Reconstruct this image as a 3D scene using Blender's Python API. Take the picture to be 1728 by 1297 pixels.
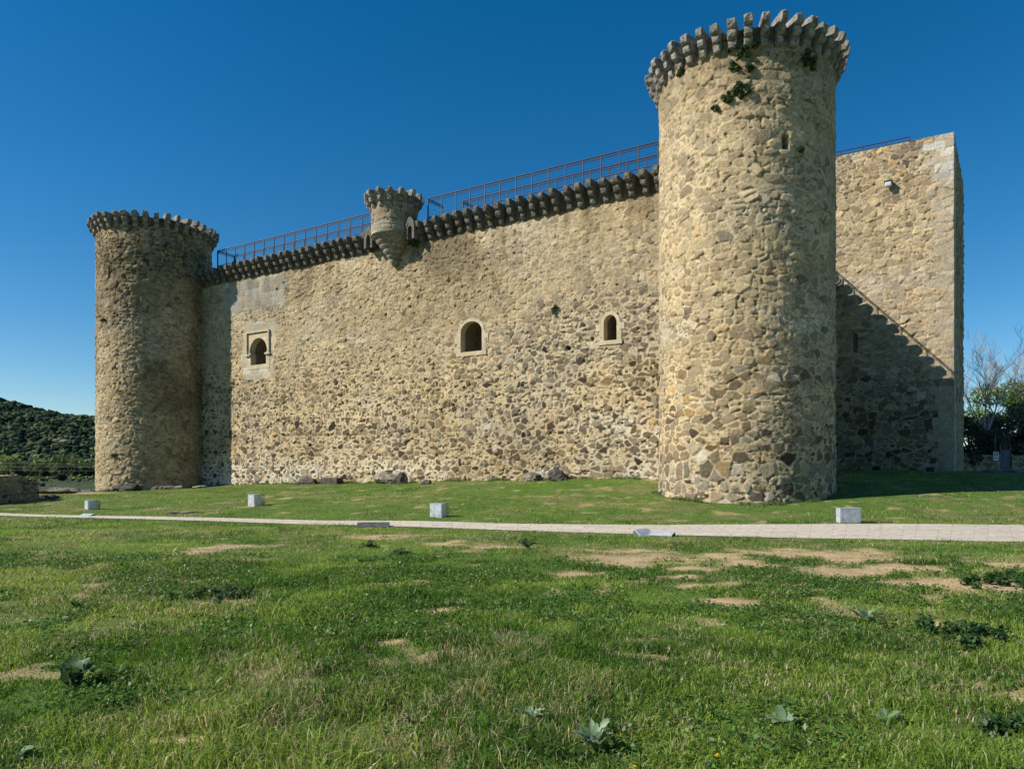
import bpy, bmesh, math, random
import numpy as np
from mathutils import Vector, Matrix, noise as mnoise

R = math.radians
PI = math.pi
random.seed(7)
rng = np.random.default_rng(7)
scene = bpy.context.scene
COL = scene.collection
for o in list(bpy.data.objects):
    bpy.data.objects.remove(o)

# ------------------------------------------------------------------ camera
F_PX, CX, HZ, EYE = 1250.0, 864.0, 787.0, 1.6      # focal length and horizon of the photograph (1728 px wide)
cam = bpy.data.cameras.new("camera")
cam.sensor_width = 36.0
cam.lens = 36.0 * F_PX / 1728.0
cam.shift_y = (HZ - 648.5) / 1728.0
cam.clip_start = 0.1
cam.clip_end = 6000.0
camo = bpy.data.objects.new("camera", cam)
COL.objects.link(camo)
camo.location = (0, 0, EYE)
camo.rotation_euler = (R(90), 0, 0)
scene.camera = camo

# ------------------------------------------------------------------ world and sun
SUN_EL, SUN_AZ = R(37.5), R(191.5)                  # azimuth counter-clockwise from +X
sdir = Vector((math.cos(SUN_AZ) * math.cos(SUN_EL), math.sin(SUN_AZ) * math.cos(SUN_EL), math.sin(SUN_EL)))
world = bpy.data.worlds.new("World")
scene.world = world
world.use_nodes = True
nt = world.node_tree
nt.nodes.clear()
wo = nt.nodes.new("ShaderNodeOutputWorld")
bg = nt.nodes.new("ShaderNodeBackground")
hsv = nt.nodes.new("ShaderNodeHueSaturation")
sky = nt.nodes.new("ShaderNodeTexSky")
sky.sky_type = 'NISHITA'
sky.sun_disc = False
sky.sun_elevation = SUN_EL
sky.sun_rotation = math.atan2(sdir.x, sdir.y) % (2 * PI)
sky.altitude = 1000
sky.air_density = 1.0
sky.dust_density = 0.25
sky.ozone_density = 3.0
hsv.inputs["Saturation"].default_value = 1.39
hsv.inputs["Hue"].default_value = 0.496
hsv.inputs["Value"].default_value = 1.0
bg.inputs["Strength"].default_value = 0.084
nt.links.new(sky.outputs[0], hsv.inputs["Color"])
nt.links.new(hsv.outputs[0], bg.inputs["Color"])
nt.links.new(bg.outputs[0], wo.inputs[0])

sl = bpy.data.lights.new("sun", 'SUN')
sl.energy = 5.0
sl.angle = R(0.5)
sl.color = (1.0, 0.945, 0.865)
so = bpy.data.objects.new("sun", sl)
COL.objects.link(so)
so.rotation_euler = (-sdir).to_track_quat('-Z', 'Y').to_euler()
so.location = (-30, -10, 40)

scene.view_settings.view_transform = 'Standard'
scene.view_settings.look = 'None'
scene.view_settings.gamma = 1.0
scene.view_settings.exposure = 0.45
scene.view_settings.use_curve_mapping = False
scene.cycles.max_bounces = 6
scene.cycles.diffuse_bounces = 2

# ------------------------------------------------------------------ numpy noise
def _h(ix, iy, seed):
    with np.errstate(over='ignore'):
        n = (ix.astype(np.int64) * 374761393 + iy.astype(np.int64) * 668265263 + int(seed) * 1274126177) & 0xFFFFFFFF
        n = ((n ^ (n >> 13)) * 1274126177) & 0xFFFFFFFF
        n = (n ^ (n >> 16)) & 0xFFFFFFFF
        n = (n * 2246822519) & 0xFFFFFFFF
        n = n ^ (n >> 15)
    return (n & 0xFFFFFF).astype(np.float64) / 16777216.0

def vnoise(x, y, seed=0):
    x = np.asarray(x, float); y = np.asarray(y, float)
    ix = np.floor(x); iy = np.floor(y)
    fx = x - ix; fy = y - iy
    fx = fx * fx * (3 - 2 * fx); fy = fy * fy * (3 - 2 * fy)
    a = _h(ix, iy, seed); b = _h(ix + 1, iy, seed); c = _h(ix, iy + 1, seed); d = _h(ix + 1, iy + 1, seed)
    return (a * (1 - fx) + b * fx) * (1 - fy) + (c * (1 - fx) + d * fx) * fy

def fbm(x, y, seed=0, octv=4):
    s = 0; a = 0.5; t = 0
    for i in range(octv):
        s = s + a * vnoise(x * 2 ** i + 17.3 * i, y * 2 ** i - 9.1 * i, seed + i)
        t += a; a *= 0.5
    return s / t

def sstep(a, b, x):
    t = np.clip((x - a) / (b - a), 0, 1)
    return t * t * (3 - 2 * t)

# ------------------------------------------------------------------ object helpers
def link(o, parent=None):
    COL.objects.link(o)
    if parent is not None:
        o.parent = parent
    return o

def tag(o, label=None, cat=None, group=None, kind=None):
    if label: o["label"] = label
    if cat: o["category"] = cat
    if group: o["group"] = group
    if kind: o["kind"] = kind
    return o

def empty(name, loc, label, cat, group=None, rz=0.0):
    o = bpy.data.objects.new(name, None)
    o.empty_display_size = 0.3
    o.location = loc
    o.rotation_euler = (0, 0, rz)
    link(o)
    return tag(o, label, cat, group)

def np_mesh(name, V, quads=None, tris=None, mat=None, col=None, uv=None, parent=None, smooth=True, off=None):
    V = np.asarray(V, np.float32)
    if off is not None:
        V = V - np.asarray(off, np.float32)
    me = bpy.data.meshes.new(name)
    nq = 0 if quads is None else len(quads)
    ntr = 0 if tris is None else len(tris)
    me.vertices.add(len(V))
    me.vertices.foreach_set("co", V.ravel())
    parts = []
    if nq: parts.append(np.asarray(quads, np.int32).ravel())
    if ntr: parts.append(np.asarray(tris, np.int32).ravel())
    li = np.concatenate(parts)
    me.loops.add(len(li))
    me.loops.foreach_set("vertex_index", li)
    me.polygons.add(nq + ntr)
    st = np.concatenate([np.arange(nq) * 4, nq * 4 + np.arange(ntr) * 3]).astype(np.int32)
    me.polygons.foreach_set("loop_start", st)
    me.polygons.foreach_set("use_smooth", np.full(nq + ntr, smooth, bool))
    if col is not None:
        a = me.attributes.new("Col", 'FLOAT_COLOR', 'POINT')
        c4 = np.ones((len(V), 4), np.float32); c4[:, :3] = col
        a.data.foreach_set("color", c4.ravel())
    me.update(calc_edges=True)
    if uv is not None:
        l = me.uv_layers.new(name="UVMap")
        l.data.foreach_set("uv", np.asarray(uv, np.float32)[li].ravel())
    if mat: me.materials.append(mat)
    o = bpy.data.objects.new(name, me)
    return link(o, parent)

def grid_quads(nu, nv, wrap=False):
    i = np.arange(nu if wrap else nu - 1)
    j = np.arange(nv - 1)
    I, J = np.meshgrid(i, j, indexing='ij')
    I2 = (I + 1) % nu
    return np.stack([I * nv + J, I2 * nv + J, I2 * nv + J + 1, I * nv + J + 1], -1).reshape(-1, 4)

class MB:
    """collects simple shapes into one mesh"""
    def __init__(s):
        s.v = []; s.f = []
    def add(s, vs, fs):
        b = len(s.v)
        s.v += [tuple(v) for v in vs]
        s.f += [tuple(i + b for i in f) for f in fs]
    def box(s, x0, x1, y0, y1, z0, z1, M=None):
        vs = [Vector((x, y, z)) for x in (x0, x1) for y in (y0, y1) for z in (z0, z1)]
        if M is not None: vs = [M @ v for v in vs]
        s.add(vs, [(0, 1, 3, 2), (4, 6, 7, 5), (0, 4, 5, 1), (2, 3, 7, 6), (0, 2, 6, 4), (1, 5, 7, 3)])
    def tube(s, pts, rad, n=6, caps=True):
        pts = [Vector(p) for p in pts]
        if not hasattr(rad, '__len__'): rad = [rad] * len(pts)
        rings = []
        up = None
        for i, p in enumerate(pts):
            d = (pts[min(i + 1, len(pts) - 1)] - pts[max(i - 1, 0)])
            if d.length < 1e-9: d = Vector((0, 0, 1))
            d.normalize()
            a = Vector((0, 0, 1)) if abs(d.z) < 0.9 else Vector((1, 0, 0))
            x = d.cross(a).normalized(); y = d.cross(x)
            rings.append([p + (x * math.cos(2 * PI * k / n) + y * math.sin(2 * PI * k / n)) * rad[i] for k in range(n)])
        vs = [v for r in rings for v in r]
        fs = []
        for i in range(len(pts) - 1):
            for k in range(n):
                k2 = (k + 1) % n
                fs.append((i * n + k, i * n + k2, (i + 1) * n + k2, (i + 1) * n + k))
        if caps:
            fs.append(tuple(range(n))); fs.append(tuple((len(pts) - 1) * n + k for k in reversed(range(n))))
        s.add(vs, fs)
    def build(s, name, mat, parent=None, off=None, smooth=False, bevel=0.0):
        me = bpy.data.meshes.new(name)
        vs = s.v if off is None else [tuple(Vector(v) - Vector(off)) for v in s.v]
        me.from_pydata(vs, [], s.f)
        bm = bmesh.new(); bm.from_mesh(me)
        bmesh.ops.recalc_face_normals(bm, faces=bm.faces)
        if bevel > 0:
            bmesh.ops.bevel(bm, geom=list(bm.edges), offset=bevel, segments=2, affect='EDGES', profile=0.6)
        bm.to_mesh(me); bm.free()
        if smooth:
            me.polygons.foreach_set("use_smooth", [True] * len(me.polygons))
        me.materials.append(mat)
        o = bpy.data.objects.new(name, me)
        return link(o, parent)

# ------------------------------------------------------------------ materials
def base_mat(name):
    m = bpy.data.materials.new(name)
    m.use_nodes = True
    n = m.node_tree
    b = n.nodes["Principled BSDF"]
    return m, n, b

def mat_attr(name, rough=0.95, var=0.35, scale=14.0, bump=0.25, bscale=40.0, bdist=0.02, spec=0.15):
    """colour from the mesh's own stone pattern, broken up with fine noise and bump"""
    m, n, b = base_mat(name)
    at = n.nodes.new("ShaderNodeAttribute"); at.attribute_name = "Col"
    g = n.nodes.new("ShaderNodeNewGeometry")
    n1 = n.nodes.new("ShaderNodeTexNoise"); n1.inputs["Scale"].default_value = scale; n1.inputs["Detail"].default_value = 6; n1.inputs["Roughness"].default_value = 0.7
    n.links.new(g.outputs["Position"], n1.inputs["Vector"])
    mr = n.nodes.new("ShaderNodeMapRange")
    mr.inputs["From Min"].default_value = 0.25; mr.inputs["From Max"].default_value = 0.75
    mr.inputs["To Min"].default_value = 1 - var; mr.inputs["To Max"].default_value = 1 + var
    n.links.new(n1.outputs["Fac"], mr.inputs["Value"])
    mx = n.nodes.new("ShaderNodeVectorMath"); mx.operation = 'SCALE'
    n.links.new(at.outputs["Color"], mx.inputs[0]); n.links.new(mr.outputs[0], mx.inputs["Scale"])
    n.links.new(mx.outputs[0], b.inputs["Base Color"])
    b.inputs["Roughness"].default_value = rough
    b.inputs["Specular IOR Level"].default_value = spec
    if bump > 0:
        n2 = n.nodes.new("ShaderNodeTexNoise"); n2.inputs["Scale"].default_value = bscale; n2.inputs["Detail"].default_value = 4
        n.links.new(g.outputs["Position"], n2.inputs["Vector"])
        bp = n.nodes.new("ShaderNodeBump"); bp.inputs["Strength"].default_value = bump; bp.inputs["Distance"].default_value = bdist
        n.links.new(n2.outputs["Fac"], bp.inputs["Height"]); n.links.new(bp.outputs[0], b.inputs["Normal"])
    return m

def mat_noise(name, c0, c1, scale=6.0, rough=0.9, bump=0.4, bdist=0.02, bscale=25.0, metal=0.0, spec=0.2, detail=6, lo=0.35, hi=0.65, c2=None, s2=2.0):
    m, n, b = base_mat(name)
    g = n.nodes.new("ShaderNodeNewGeometry")
    n1 = n.nodes.new("ShaderNodeTexNoise"); n1.inputs["Scale"].default_value = scale; n1.inputs["Detail"].default_value = detail; n1.inputs["Roughness"].default_value = 0.65
    n.links.new(g.outputs["Position"], n1.inputs["Vector"])
    cr = n.nodes.new("ShaderNodeValToRGB")
    cr.color_ramp.elements[0].position = lo; cr.color_ramp.elements[0].color = (*c0, 1)
    cr.color_ramp.elements[1].position = hi; cr.color_ramp.elements[1].color = (*c1, 1)
    n.links.new(n1.outputs["Fac"], cr.inputs[0])
    out = cr.outputs[0]
    if c2 is not None:
        n3 = n.nodes.new("ShaderNodeTexNoise"); n3.inputs["Scale"].default_value = s2; n3.inputs["Detail"].default_value = 5
        n.links.new(g.outputs["Position"], n3.inputs["Vector"])
        r3 = n.nodes.new("ShaderNodeMapRange"); r3.inputs["From Min"].default_value = 0.5; r3.inputs["From Max"].default_value = 0.68
        n.links.new(n3.outputs["Fac"], r3.inputs["Value"])
        mix = n.nodes.new("ShaderNodeMix"); mix.data_type = 'RGBA'
        n.links.new(r3.outputs[0], mix.inputs["Factor"])
        n.links.new(out, mix.inputs[6]); mix.inputs[7].default_value = (*c2, 1)
        out = mix.outputs[2]
    n.links.new(out, b.inputs["Base Color"])
    b.inputs["Roughness"].default_value = rough
    b.inputs["Metallic"].default_value = metal
    b.inputs["Specular IOR Level"].default_value = spec
    if bump > 0:
        n2 = n.nodes.new("ShaderNodeTexNoise"); n2.inputs["Scale"].default_value = bscale; n2.inputs["Detail"].default_value = 5
        n.links.new(g.outputs["Position"], n2.inputs["Vector"])
        bp = n.nodes.new("ShaderNodeBump"); bp.inputs["Strength"].default_value = bump; bp.inputs["Distance"].default_value = bdist
        n.links.new(n2.outputs["Fac"], bp.inputs["Height"]); n.links.new(bp.outputs[0], b.inputs["Normal"])
    return m

def mat_leaf(name, trans=0.35, var=0.3, scale=3.0, rough=0.6):
    m = bpy.data.materials.new(name); m.use_nodes = True
    n = m.node_tree; n.nodes.clear()
    out = n.nodes.new("ShaderNodeOutputMaterial")
    at = n.nodes.new("ShaderNodeAttribute"); at.attribute_name = "Col"
    d = n.nodes.new("ShaderNodeBsdfDiffuse"); t = n.nodes.new("ShaderNodeBsdfTranslucent")
    gl = n.nodes.new("ShaderNodeBsdfGlossy"); gl.inputs["Roughness"].default_value = 0.45; gl.inputs["Color"].default_value = (0.9, 0.9, 0.9, 1)
    mx = n.nodes.new("ShaderNodeMixShader"); mx.inputs[0].default_value = trans
    m2 = n.nodes.new("ShaderNodeMixShader"); m2.inputs[0].default_value = 0.02
    n.links.new(at.outputs["Color"], d.inputs["Color"])
    hs = n.nodes.new("ShaderNodeHueSaturation"); hs.inputs["Value"].default_value = 1.25; hs.inputs["Hue"].default_value = 0.485
    n.links.new(at.outputs["Color"], hs.inputs["Color"]); n.links.new(hs.outputs[0], t.inputs["Color"])
    n.links.new(d.outputs[0], mx.inputs[1]); n.links.new(t.outputs[0], mx.inputs[2])
    n.links.new(mx.outputs[0], m2.inputs[1]); n.links.new(gl.outputs[0], m2.inputs[2])
    n.links.new(m2.outputs[0], out.inputs[0])
    return m

M_STONE = mat_attr("rubble_masonry", var=0.42, scale=11.0, bump=0.85, bscale=26.0, bdist=0.03)
M_CORBEL = mat_noise("lichened_granite", (0.045, 0.043, 0.037), (0.21, 0.195, 0.165), scale=7, bump=0.5, bscale=30, c2=(0.12, 0.11, 0.08), s2=1.3)
M_CORBEL_PALE = mat_noise("weathered_granite", (0.085, 0.08, 0.07), (0.36, 0.335, 0.29), scale=6, bump=0.5, bscale=30, c2=(0.19, 0.175, 0.13), s2=1.1)
M_ASHLAR = mat_noise("pale_ashlar", (0.38, 0.31, 0.20), (0.55, 0.465, 0.325), scale=4, bump=0.3, bscale=30, c2=(0.50, 0.38, 0.21), s2=1.5)
M_INNER = mat_noise("chamber_stone", (0.10, 0.075, 0.05), (0.19, 0.145, 0.095), scale=5, bump=0.6, bscale=12, bdist=0.05)
M_RAIL = mat_noise("brown_painted_steel", (0.035, 0.022, 0.022), (0.07, 0.042, 0.04), scale=12, rough=0.5, bump=0.0, spec=0.4)
M_ZINC = mat_noise("galvanised_steel", (0.44, 0.47, 0.50), (0.66, 0.69, 0.72), scale=9, rough=0.42, bump=0.05, metal=0.35, spec=0.5, c2=(0.40, 0.41, 0.41), s2=5.0)
M_ZINC2 = mat_noise("stained_zinc", (0.36, 0.385, 0.40), (0.60, 0.63, 0.65), scale=7, rough=0.5, bump=0.05, metal=0.25, spec=0.4, c2=(0.24, 0.23, 0.20), s2=4.5)
M_CAGE = mat_noise("cage_wire", (0.10, 0.10, 0.10), (0.2, 0.2, 0.2), rough=0.5, bump=0, metal=0.6)
M_BLACK = mat_noise("dark_plastic", (0.02, 0.02, 0.02), (0.04, 0.04, 0.04), rough=0.5, bump=0)
M_LAMPW = mat_noise("white_enamel", (0.7, 0.7, 0.68), (0.8, 0.8, 0.78), rough=0.35, bump=0)
M_ROCK = mat_noise("bedrock", (0.10, 0.085, 0.065), (0.34, 0.29, 0.21), scale=3.0, bump=0.8, bscale=9, bdist=0.05, c2=(0.06, 0.055, 0.05), s2=1.5)
M_ROCKDARK = mat_noise("dark_rock", (0.03, 0.028, 0.026), (0.12, 0.105, 0.085), scale=3.5, bump=0.8, bscale=9, bdist=0.05)
M_BARK = mat_noise("bark", (0.10, 0.08, 0.06), (0.2, 0.165, 0.13), scale=9, bump=0.5)
M_BAREBARK = mat_noise("pale_twigs", (0.32, 0.25, 0.21), (0.5, 0.42, 0.36), scale=5, bump=0.0)
M_LEAF = mat_leaf("leaves")
M_GRASS = mat_leaf("grass_blades", trans=0.45)

# ------------------------------------------------------------------ castle frame
A = R(32.5)
CA, SA = math.cos(A), math.sin(A)
def W(u, c, z):
    """castle frame: u along the wall (to the right), c into the castle"""
    return (CA * u + SA * c, -SA * u + CA * c, z)
def uc(x, y):
    return CA * x - SA * y, SA * x + CA * y
def plane_at(px, c):
    r = (px - CX) / F_PX
    Y = c / (CA + SA * r)
    return uc(r * Y, Y)[0], Y
def z_at(py, Y):
    return EYE + (HZ - py) / F_PX * Y
C_WALL = 29.14
C_KEEP = 49.0
RT = (8.71, 27.77, 3.13)     # near tower: x, y, radius
LT = (-23.03, 47.83, 3.36)   # far tower
WALL_TOP = 13.9

# ------------------------------------------------------------------ ground
ctrl = [
    (0, 2, 0), (-4, 2, 0), (4, 2, 0), (0, -8, 0), (-12, -8, 0.0), (12, -8, 0), (0, 7, 0.0), (-6, 8, 0.0), (6, 8, 0.0), (-10, 12, 0.02), (10, 12, 0.0),
    (0, 13, 0.0), (-6, 15, 0.03), (7, 15, 0.0), (14, 15.7, 0), (-12, 18, 0.05), (-18, 18, 0.05), (20, 15, 0), (25, 20, 0.1),
    (13.8, 20, 0.0), (4.3, 20.2, 0), (0, 20.6, 0), (-5.3, 21.7, 0), (-11, 23.5, 0), (-16.5, 25, 0), (-24, 26, 0.05), (20, 20, 0.02),
    (9.3, 24.6, 0.36), (6.2, 25.8, 0.42), (5.5, 28.3, 0.62), (11.6, 25.9, 0.62), (6.1, 30.7, 1.12), (-3.3, 36.7, 0.87), (-8.5, 40, 0.70), (-17.3, 45.6, 0.45),
    (-22, 44.4, 0.1), (-26.4, 47, 0.1), (-2.2, 22.2, 0.1), (-9.5, 27.6, 0.16), (-15.8, 27.6, 0.02), (-20, 30.3, 0.28), (-19.5, 34, 0.30), (-24, 36, 0.3),
    (25, 42.1, 1.33), (19.8, 45.3, 1.38), (18.5, 27, 0.80), (14, 27, 0.80), (24, 28, 0.85), (15, 34, 1.15), (22, 36, 1.15), (33, 40, 1.1), (37, 54, 1.1), (45, 60, 1.1),
    (14.0, 22, 0.25), (9, 21.5, 0.12), (0, 30, 0.62), (-8, 34, 0.45), (0, 26, 0.36), (6, 23, 0.18), (40, 30, 0.8), (-40, 30, 0.0), (-40, 0, 0), (40, 0, 0), (0, 60, 1.0), (-30, 56, -0.3)]
ctrl = np.array(ctrl, float)
def _phi(r2):
    return 0.5 * r2 * np.log(r2 + 1e-9)
_n = len(ctrl)
_K = _phi(((ctrl[:, None, :2] - ctrl[None, :, :2]) ** 2).sum(-1)) + np.eye(_n) * 2.0
_P = np.c_[np.ones(_n), ctrl[:, :2]]
_S = np.linalg.solve(np.block([[_K, _P], [_P.T, np.zeros((3, 3))]]), np.r_[ctrl[:, 2], 0, 0, 0])
def terrain0(x, y):
    x = np.atleast_1d(np.asarray(x, float)); y = np.atleast_1d(np.asarray(y, float))
    xc = np.clip(x, -34, 42); yc = np.clip(y, -8, 60)
    z = _S[_n] + _S[_n + 1] * xc + _S[_n + 2] * yc
    for k in range(_n):
        z = z + _S[k] * _phi((xc - ctrl[k, 0]) ** 2 + (yc - ctrl[k, 1]) ** 2)
    z = np.clip(z, -1.0, 2.0)
    # the castle mound falls away to the valley behind and to the left
    drop = np.maximum(sstep(44, 130, y - 0.35 * np.maximum(x + 18, 0)), sstep(36, 110, -x))
    drop = drop * (1 - sstep(30, 60, x) * 0.9)
    return z * (1 - drop) + (-4.2) * drop

# path: centre strips given by far and near edges
pf = np.array([(40, 21.5), (26, 20.2), (13.8, 20.0), (8, 20.05), (4.3, 20.2), (0, 20.6), (-5.3, 21.7), (-11, 23.5), (-16.5, 25.0), (-22, 26.4), (-30, 28.0)])
pn = np.array([(40, 15.0), (26, 15.2), (10.9, 15.8), (6.6, 16.6), (3.4, 17.8), (0, 18.9), (-4.9, 20.3), (-10.4, 22.25), (-15.9, 23.9), (-21.5, 25.3), (-29.6, 26.9)])
def dens(p, n):
    t = np.linspace(0, 1, len(p)); s = np.linspace(0, 1, n)
    q = np.c_[np.interp(s, t, p[:, 0]), np.interp(s, t, p[:, 1])]
    for _ in range(6):
        q[1:-1] = 0.25 * q[:-2] + 0.5 * q[1:-1] + 0.25 * q[2:]
    return q
PF = dens(pf, 160); PN = dens(pn, 160)
def path_mask(x, y):
    """>0 inside the path, metres to its nearer edge"""
    o1 = np.argsort(PF[:, 0]); o2 = np.argsort(PN[:, 0])
    yf = np.interp(x, PF[o1, 0], PF[o1, 1]); yn = np.interp(x, PN[o2, 0], PN[o2, 1])
    return np.minimum(yf - y, y - yn)

# bare earth patches (placed where the photograph shows them), as pixel ellipses turned into ground ellipses
def gp(px, py):
    Y = F_PX * EYE / (py - HZ)
    return (px - CX) / F_PX * Y, Y
dirt_px = [(1090, 943, 150, 13), (985, 972, 60, 8), (1180, 985, 70, 6), (1240, 1014, 75, 9), (740, 1027, 40, 10), (730, 1067, 26, 7), (650, 1082, 60, 7), (560, 1078, 22, 6),
           (880, 1075, 24, 8), (1090, 1113, 62, 9), (1215, 1113, 30, 7), (1010, 1098, 18, 5), (1330, 932, 210, 7), (1500, 962, 210, 10), (1620, 987, 150, 15), (1390, 995, 70, 6),
           (1690, 955, 80, 8), (1565, 1050, 40, 12), (1695, 1168, 62, 34), (1690, 1218, 36, 9), (1600, 1100, 22, 7), (850, 918, 70, 5), (760, 914, 45, 4), (390, 926, 70, 5), (330, 935, 40, 4),
           (1250, 950, 80, 7), (1440, 942, 120, 6), (880, 1190, 30, 6), (500, 1150, 30, 6), (300, 1252, 120, 14), (1310, 1050, 50, 5), (640, 905, 60, 4), (1180, 965, 60, 5), (1060, 925, 90, 4)]
dirt_w = []
for (px, py, rx, ry) in dirt_px:
    X, Y = gp(px, py)
    dirt_w.append((X, Y, rx / F_PX * Y * 1.0, max(0.06, ry * Y * Y / (F_PX * EYE)) * (0.75 if Y < 9 else 1.15), 1.0))
dirt_w += [(-9.4, 27.3, 1.1, 0.5, 0.9), (-5.5, 30, 1.6, 0.35, 0.5), (1.0, 27.5, 2.6, 0.30, 0.5), (-9.5, 31, 2.2, 0.3, 0.45), (4.2, 25.5, 1.6, 0.3, 0.45), (-21.5, 36.0, 2.6, 1.8, 0.9), (-13.0, 25.6, 1.2, 0.25, 0.6), (16, 24.8, 2.5, 0.25, 0.4)]
def dirt(x, y):
    wx = x + 0.55 * (fbm(x * 1.3, y * 1.3, 5, 3) - 0.5) * np.clip(y / 8, 0.3, 1.6)
    wy = y + 0.9 * (fbm(x * 1.1 + 40, y * 1.1, 6, 3) - 0.5) * np.clip(y / 8, 0.3, 1.6)
    d = np.zeros_like(x)
    for (X, Y, a, b, st_) in dirt_w:
        q = np.sqrt(((wx - X) / a) ** 2 + ((wy - Y) / b) ** 2)
        d = np.maximum(d, st_ * (1 - sstep(0.35, 1.3, q)))
    f = 0.6 * fbm(x * 2.3, y * 2.3, 21, 4) + 0.4 * fbm(x * 9, y * 9, 22, 3)
    d = d * sstep(0.43, 0.56, f + 0.16 * d)
    return np.clip(d + 0.6 * sstep(0.68, 0.78, fbm(x * 1.6, y * 1.6, 33, 4)) * sstep(3, 6, y), 0, 1)
def dryness(x, y):
    f = fbm(x * 0.55, y * 0.55, 44, 4)
    g = fbm(x * 3.1, y * 3.1, 45, 3)
    return np.clip(0.35 * sstep(0.45, 0.7, f) + 0.75 * sstep(0.5, 0.72, g) * sstep(0.36, 0.6, f), 0, 1)
def micro(x, y):
    near = np.clip(1 - np.abs(y) / 60, 0, 1)
    b = 0.10 * (fbm(x * 0.7, y * 0.7, 61, 3) - 0.5) + 0.05 * (fbm(x * 3.2, y * 3.2, 62, 3) - 0.5)
    return b * near * sstep(0.0, 0.9, -path_mask(x, y))
def terrain(x, y):
    x = np.atleast_1d(np.asarray(x, float)); y = np.atleast_1d(np.asarray(y, float))
    z = terrain0(x, y) + micro(x, y)
    return z - 0.05 * sstep(0.05, 0.25, path_mask(x, y)) * (np.abs(x) < 38)
def gz(x, y):
    return float(terrain(x, y)[0])

def geo(a, b, s0, k):
    r = [a]; s = s0
    while r[-1] < b:
        r.append(r[-1] + s); s *= k
    return r
xs = list(np.arange(-26, 26.01, 0.13))
xr = geo(26.3, 3000, 0.4, 1.16)
xs = np.array([-v for v in reversed(xr)] + xs + xr)
ys = [2.0]
while ys[-1] < 48: ys.append(ys[-1] + max(0.055, 0.0085 * ys[-1]))
yr = geo(ys[-1] + 0.5, 3000, 0.5, 1.16)
yb = geo(-1.5, 300, 0.6, 1.3)
ys = np.array([-v for v in reversed(yb)] + ys + yr)
X, Y = np.meshgrid(xs, ys, indexing='ij')
xf, yf = X.ravel(), Y.ravel()
zf = terrain(xf, yf)
dm = dirt(xf, yf); dr = dryness(xf, yf)
soil = np.array([0.41, 0.295, 0.16]); turf = np.array([0.080, 0.135, 0.022]); dryc = np.array([0.17, 0.155, 0.06])
n1 = fbm(xf * 4, yf * 4, 71, 4)[:, None]
tc = turf * (1 - dr[:, None]) + dryc * dr[:, None]
gcol = tc * (0.7 + 0.6 * n1) * (1 - dm[:, None]) + soil * (0.75 + 0.5 * n1) * dm[:, None]
far = sstep(60, 160, np.hypot(xf, yf))[:, None]
fieldc = np.array([0.042, 0.058, 0.020]) * (0.6 + 0.8 * fbm(xf * 0.03, yf * 0.08, 77, 4)[:, None])
gcol = gcol * (1 - far) + fieldc * far
M_GROUND = mat_attr("turf_and_soil", var=0.4, scale=18.0, bump=0.6, bscale=35.0, bdist=0.03)
g_o = np_mesh("ground", np.c_[xf, yf, zf], quads=grid_quads(len(xs), len(ys)), mat=M_GROUND, col=gcol)
tag(g_o, kind="structure")

# paved path
na = 10
PV = []; PUV = []
arc = np.r_[0, np.cumsum(np.hypot(*np.diff(PF, axis=0).T))]
for i in range(len(PF)):
    for k in range(na):
        f = k / (na - 1)
        p = PF[i] * (1 - f) + PN[i] * f
        PV.append((p[0], p[1], 0)); PUV.append((arc[i], f * np.hypot(*(PF[i] - PN[i]))))
PV = np.array(PV); PV[:, 2] = terrain0(PV[:, 0], PV[:, 1]) + 0.012
m, n, b = base_mat("path_paving")
tcn = n.nodes.new("ShaderNodeTexCoord")
br = n.nodes.new("ShaderNodeTexBrick")
br.inputs["Scale"].default_value = 1.0; br.inputs["Brick Width"].default_value = 0.95; br.inputs["Row Height"].default_value = 0.42
br.inputs["Mortar Size"].default_value = 0.012; br.inputs["Color1"].default_value = (0.46, 0.40, 0.315, 1); br.inputs["Color2"].default_value = (0.54, 0.47, 0.37, 1)
br.inputs["Mortar"].default_value = (0.32, 0.27, 0.20, 1); br.offset = 0.37
n.links.new(tcn.outputs["UV"], br.inputs["Vector"])
nn = n.nodes.new("ShaderNodeTexNoise"); nn.inputs["Scale"].default_value = 5; nn.inputs["Detail"].default_value = 6
n.links.new(tcn.outputs["UV"], nn.inputs["Vector"])
mr = n.nodes.new("ShaderNodeMapRange"); mr.inputs["From Min"].default_value = 0.3; mr.inputs["From Max"].default_value = 0.7; mr.inputs["To Min"].default_value = 0.78; mr.inputs["To Max"].default_value = 1.15
n.links.new(nn.outputs["Fac"], mr.inputs["Value"])
vm = n.nodes.new("ShaderNodeVectorMath"); vm.operation = 'SCALE'
n.links.new(br.outputs["Color"], vm.inputs[0]); n.links.new(mr.outputs[0], vm.inputs["Scale"]); n.links.new(vm.outputs[0], b.inputs["Base Color"])
b.inputs["Roughness"].default_value = 0.9
bp = n.nodes.new("ShaderNodeBump"); bp.inputs["Strength"].default_value = 0.5; bp.inputs["Distance"].default_value = 0.01; bp.invert = True
n.links.new(br.outputs["Fac"], bp.inputs["Height"]); n.links.new(bp.outputs[0], b.inputs["Normal"])
path_o = np_mesh("path", PV, quads=grid_quads(len(PF), na), mat=m, uv=np.array(PUV))
tag(path_o, kind="structure")

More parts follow.
